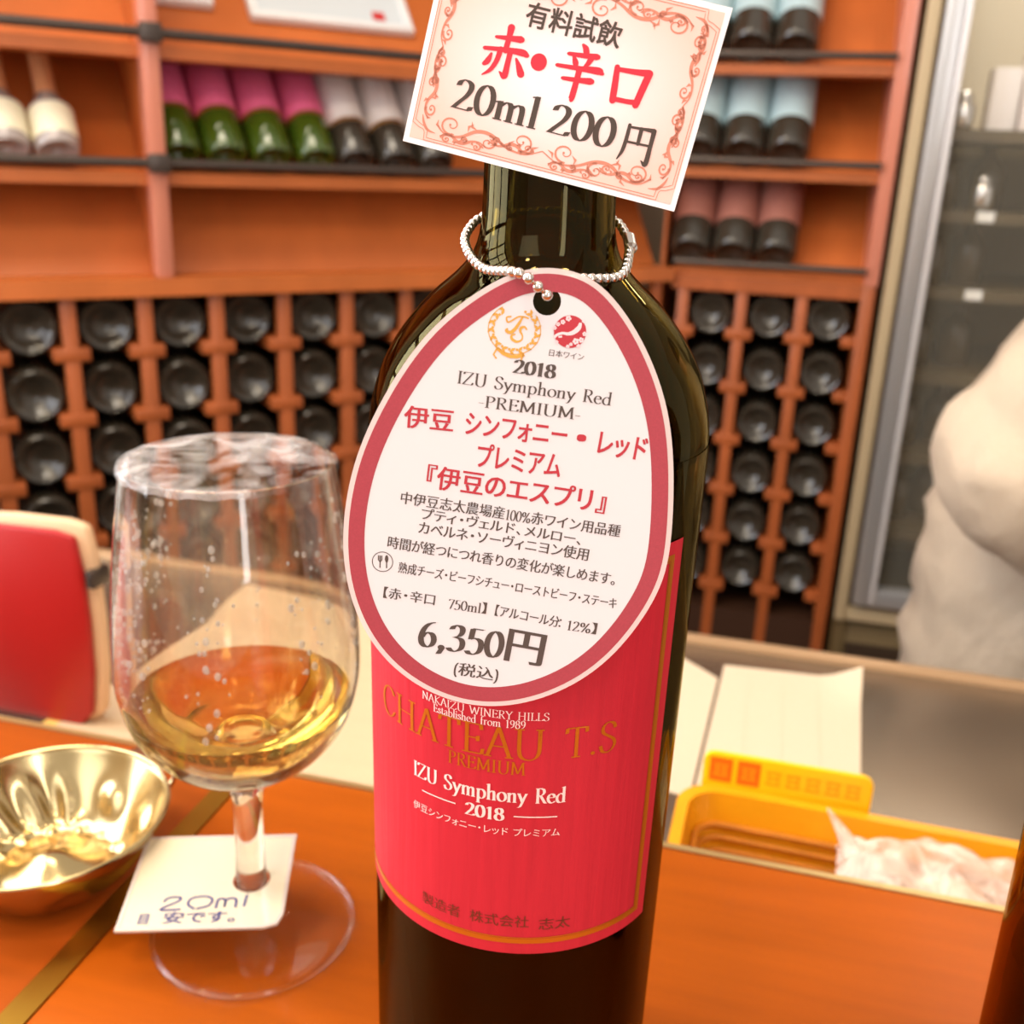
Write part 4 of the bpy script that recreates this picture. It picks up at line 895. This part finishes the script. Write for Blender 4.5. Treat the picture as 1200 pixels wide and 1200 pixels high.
# blurred lettering of the plate: soft bars where the characters stand
def bars(mb, x0, z0, w, h, off):
    for fx_, fz_, fw_, fh_ in ((.0, .80, 1, .14), (.1, .44, .8, .14), (.0, .06, 1, .14), (.12, .06, .14, .88), (.74, .06, .14, .88)):
        a, b = x0+fx_*w, z0+fz_*h; mb.add([(a, off, b), (a+fw_*w, off, b), (a+fw_*w, off, b+fh_*h), (a, off, b+fh_*h)], [(0, 1, 2, 3)]); off -= 4e-6
oc = MB()
for x in (-.034, -.0195): bars(oc, x-.0036, .0748, .0072, .008, -.0034)
oc.build('square_characters', mat('sign_amber', (250, 160, 20), .5), sp)
oc = MB()
for k in range(5): bars(oc, -.0105+.0101*k, .0738, .0078, .0095, -.0033)
oc.build('orange_characters', mat('sign_amber2', (246, 166, 10), .5), sp)
# plastic bag with pale contents
bg_ = empty('plastic_bag', (.104, .432, WT+.003), 0, 'clear plastic bag with pale packets lying in the yellow basket', 'bag')
random.seed(3)
vs = []; nu, nv_ = 30, 18
for i in range(nu+1):
    for j in range(nv_+1):
        u, v = i/nu*2-1, j/nv_*2-1; x = .044*u; y = .034*v
        edge = max(0, 1-max(abs(u), abs(v))**4)
        z = .060+.014*edge**.5+.009*noise.noise(Vector((u*2.2, v*1.8, .3)))+.003*noise.noise(Vector((u*6, v*5, 1.3)))
        if abs(u) > .9 or abs(v) > .9: z = min(z, .066)
        vs.append((x+.004*noise.noise(Vector((v*3, u, 9))), y, z))
top = len(vs); vs += [(x*.55, y*.62, .001) for x, y, z in vs]
I = lambda i, j: i*(nv_+1)+j
fs = [(I(i, j), I(i+1, j), I(i+1, j+1), I(i, j+1)) for i in range(nu) for j in range(nv_)]; fs += [tuple(k+top for k in q)[::-1] for q in fs]
for i in range(nu): fs += [(I(i, 0), I(i+1, 0), I(i+1, 0)+top, I(i, 0)+top), (I(i, nv_), I(i+1, nv_), I(i+1, nv_)+top, I(i, nv_)+top)]
for j in range(nv_): fs += [(I(0, j), I(0, j+1), I(0, j+1)+top, I(0, j)+top), (I(nu, j), I(nu, j+1), I(nu, j+1)+top, I(nu, j)+top)]
MB().add(vs, fs).build('bag_film', film_mat('bag_plastic', (240, 214, 196), .45, .06, 60, .6), bg_, smooth=180)
pm_ = mat('packet_cream', (240, 206, 176), .5)
for i, (x, y, z, r) in enumerate(((-.018, .004, .048, .016), (.008, .012, .052, .017), (.008, -.012, .05, .016), (-.012, -.016, .046, .014), (.024, .0, .05, .014))):
    q = MB().ball((x, y, z), r, 18, 12, (1.1, .9, .7)); q.build('packet', pm_, bg_, smooth=True)
MB().tube([(-.038, .012, .070), (-.044, .016, .078), (-.052, .019, .088)], [.006, .003, .0006], 8).build('bag_corner', MATS.get('x') or bpy.data.materials['bag_plastic'], bg_, smooth=True)
# red box with cream edges behind the left end of the counter
rb = empty('red_box', (-.47, .53, WT), 0, 'red rounded panel box with cream edges standing on the worktop at the far left', 'box')
def px2(x, y, yy=.53): P = onplane(x, y, (0, 1, 0), yy); return (P[0]+.47, P[2]-WT)
op = [px2(*p) for p in ((-90, 612), (0, 615), (60, 622), (84, 630), (94, 668), (103, 730), (108, 790))]
op += [(op[-1][0]-.004, .012), (op[-1][0]-.014, .0), (-.1, 0)]
big = [(x+(.006 if x > -.05 else 0), y+(.006 if y > .1 else 0)) for x, y in op]; big[-2] = (big[-2][0], 0); big[-1] = (-.1, 0)
Mx = Matrix.Rotation(math.radians(90), 4, 'X')
MB().prism(big, .009, Matrix.Translation((0, .0152, 0)) @ Mx).build('cream_body', mat('cream_edge', (226, 186, 146), .5), rb, bevel=.004)
MB().prism(op, .006, Matrix.Translation((0, .006, 0)) @ Mx).build('red_face', mat('red_leather', (168, 22, 20), .4), rb, bevel=.003)
x_, z_ = px2(96, 680); MB().box((x_+.002, .0005, z_-.006), (x_+.0085, .018, z_+.006)).build('clasp', DARKM, rb, bevel=.001)
# ------------------------------------------------------------------ person in a white jacket
pr = empty('person', (.36, 1.2, FLOOR), 0, 'person in a white jacket bending forward behind the worktop at the right edge', 'person')
def skin(nodes, edges, sub=2):
    me = bpy.data.meshes.new('tmp'); me.from_pydata([n[0] for n in nodes], edges, []); o = bpy.data.objects.new('tmp', me); COL.objects.link(o)
    m = o.modifiers.new('s', 'SKIN'); m.use_smooth_shade = True
    for i, n in enumerate(nodes):
        r = n[1]; o.data.skin_vertices[0].data[i].radius = r if isinstance(r, tuple) else (r, r)
    o.data.skin_vertices[0].data[0].use_root = True
    u = o.modifiers.new('u', 'SUBSURF'); u.levels = sub; u.render_levels = sub
    bpy.context.view_layer.update(); dg = bpy.context.evaluated_depsgraph_get(); r = bpy.data.meshes.new_from_object(o.evaluated_get(dg)); bpy.data.objects.remove(o); return r
def put(me, name, m, parent, wr=0, sc=1):
    if wr:
        me.update(); ns = [v.normal.copy() for v in me.vertices]
        for v, n in zip(me.vertices, ns):
            p = v.co; v.co = p+n*wr*(.8*noise.noise(Vector((p.x*7*sc, p.y*7*sc, p.z*5*sc+2)))+.55*(1-2.4*abs(noise.noise(Vector((p.x*13*sc+p.z*8, p.y*11*sc, p.z*11*sc-p.x*5)))))+.25*noise.noise(Vector((p.x*30, p.y*28+p.z*14, p.z*22))))
    me.materials.clear(); me.materials.append(m); me.polygons.foreach_set('use_smooth', [True]*len(me.polygons))
    o = bpy.data.objects.new(name, me); COL.objects.link(o); o.parent = parent; return o
# person-local coordinates: x to the right (facing), y away, z from the floor
def hand(base, d, side):
    nodes = [(base, .026)]; edges = []
    d = Vector(d).normalized(); s = Vector((0, side, 0)); n = d.cross(s).normalized()
    for k, (off, L) in enumerate(((-.028, .072), (-.009, .082), (.010, .076), (.028, .06))):
        b = len(nodes); p0 = Vector(base)+d*.07+s*off
        nodes += [(tuple(p0), .012), (tuple(p0+d*L*.45-Vector((0, 0, .006))), .009), (tuple(p0+d*L*.8-Vector((0, 0, .022))), .0075)]; edges += [(0, b), (b, b+1), (b+1, b+2)]
    b = len(nodes); p0 = Vector(base)+d*.03-s*.032
    nodes += [(tuple(p0), .012), (tuple(p0+d*.035-s*.014), .009), (tuple(p0+d*.058-s*.012), .0075)]; edges += [(0, b), (b, b+1), (b+1, b+2)]
    return nodes, edges
bn = [((0, 0, .90), (.105, .11)), ((.05, 0, 1.02), (.105, .11)), ((.13, 0, 1.18), (.13, .12)), ((.18, 0, 1.29), (.12, .10)), ((.235, 0, 1.36), .055), ((.265, 0, 1.405), .052), ((.295, 0, 1.455), .082), ((.315, 0, 1.53), .092), ((.31, 0, 1.585), .07)]
be = [(0, 1), (1, 2), (2, 3), (3, 4), (4, 5), (5, 6), (6, 7), (7, 8)]
for sd in (-1, 1):
    b = len(bn); bn += [((.17, sd*.165, 1.275), .055), *([((-.115, sd*.20, 1.02), .045), ((.02, sd*.20, .95), .038), ((.14, sd*.19, .932), .028)] if sd < 0 else [((.26, .2, 1.04), .045), ((.36, .2, .97), .038), ((.44, .19, .94), .028)])]; be += [(3, b), (b, b+1), (b+1, b+2), (b+2, b+3)]
    hn, he = hand((.155 if sd < 0 else .455, sd*.19, .93), (.97, 0, -.2), sd); q = len(bn); bn += hn; be += [(b+3, q)]+[(i+q, j+q) for i, j in he]
    b = len(bn); bn += [((0, sd*.075, .78), .07), ((.02, sd*.09, .46), .058), ((-.01, sd*.09, .20), .048), ((-.02, sd*.09, .08), .036), ((.06, sd*.09, .035), .034), ((.13, sd*.095, .028), .026)]; be += [(0, b), (b, b+1), (b+1, b+2), (b+2, b+3), (b+3, b+4), (b+4, b+5)]
bm_ = skin(bn, be)
put(bm_, 'body', mat('skin', (222, 170, 140), .55), pr)
for sd in (-1, 1):
    MB().ball((.392, sd*.034, 1.525), .012, 12, 8).build('eye', mat('eye_white', (236, 232, 228), .2), pr, smooth=True)
MB().ball((.408, 0, 1.495), .018, 12, 8, (1, .75, 1.3)).build('nose', MATS['skin'], pr, smooth=True)
MB().ball((.392, 0, 1.455), .02, 14, 8, (.5, 1.2, .3)).build('mouth', mat('lips', (190, 110, 100), .5), pr, smooth=True)
MB().ball((.292, 0, 1.56), .105, 24, 16, (1.02, .92, .82)).build('hair', mat('dark_hair', (40, 30, 26), .5), pr, smooth=True)
JK = mat('white_jacket', (188, 168, 144), .8, bump=.9, bdist=.035, noise_scale=6, stretch=(1.3, 1, .8))
jn = [((.02, 0, .46), (.19, .20)), ((-.005, 0, .62), (.155, .18)), ((-.006, 0, .78), (.145, .170)), ((-.03, 0, .93), (.165, .165)), ((.03, 0, 1.06), (.155, .155)), ((.13, 0, 1.18), (.150, .145)), ((.185, 0, 1.29), (.125, .12)), ((.22, 0, 1.345), (.075, .075))]
je = [(i, i+1) for i in range(7)]
for sd in (-1, 1):
    b = len(jn); jn += [((.17, sd*.16, 1.29), .088), ((.04, sd*.19, 1.17), .088), ((-.128, sd*.20, 1.035), .086), ((-.138, sd*.20, .99), .08), ((.0, sd*.20, .945), .068), ((.12, sd*.195, .935), .05)] if sd < 0 else [((.2, .16, 1.28), .085), ((.24, .2, 1.17), .08), ((.26, .21, 1.06), .074), ((.28, .21, 1.02), .07), ((.36, .2, .97), .06), ((.42, .195, .945), .05)]
    je += [(6, b), (b, b+1), (b+1, b+2), (b+2, b+3), (b+3, b+4), (b+4, b+5)]
put(skin(jn, je, 3), 'white_jacket', JK, pr, .015)
tn = [((0, 0, .78), (.10, .11)), ((0, .075, .66), .082), ((.02, .09, .44), .072), ((-.01, .09, .12), .066), ((0, -.075, .66), .082), ((.02, -.09, .44), .075), ((-.01, -.09, .12), .066)]
put(skin(tn, [(0, 1), (1, 2), (2, 3), (0, 4), (4, 5), (5, 6)]), 'trousers', mat('dark_trousers', (46, 42, 44), .8), pr)
for sd in (-1, 1):
    put(skin([((-.05, sd*.09, .045), .045), ((.04, sd*.092, .042), .045), ((.14, sd*.095, .036), .038)], [(0, 1), (1, 2)]), 'shoe', mat('black_shoe', (30, 28, 28), .4), pr)
# window on the left that lights the room (seen as a reflection on the bottle)
wn = empty('window_1', (-1.33, .18, 1.12), math.radians(90)); tag(wn, kind='structure')
wf = MB()
for x in (-.62, -.21, .21, .62): wf.box((x-.022, -.03, -1.12), (x+.022, .03, 1.12))
for z in (-1.1, -.74, -.37, 0, .37, .74, 1.1): wf.box((-.64, -.025, z-.022), (.64, .025, z+.022))
wf.build('window_frame', mat('window_dark', (70, 60, 50), .5), wn)
MB().box((-.62, .012, -1.1), (.62, .02, 1.1)).build('pane', mat('sky_pane', (240, 246, 255), .3, emit=10), wn)
o = MB().box((-1.42, -2.6, FLOOR), (-1.36, -.46, 2.4)).box((-1.42, -.46, FLOOR), (-1.36, .82, -.0)).box((-1.42, -.46, 2.24), (-1.36, .82, 2.4)).build('wall_window_side', PLASTER); tag(o, kind='structure')
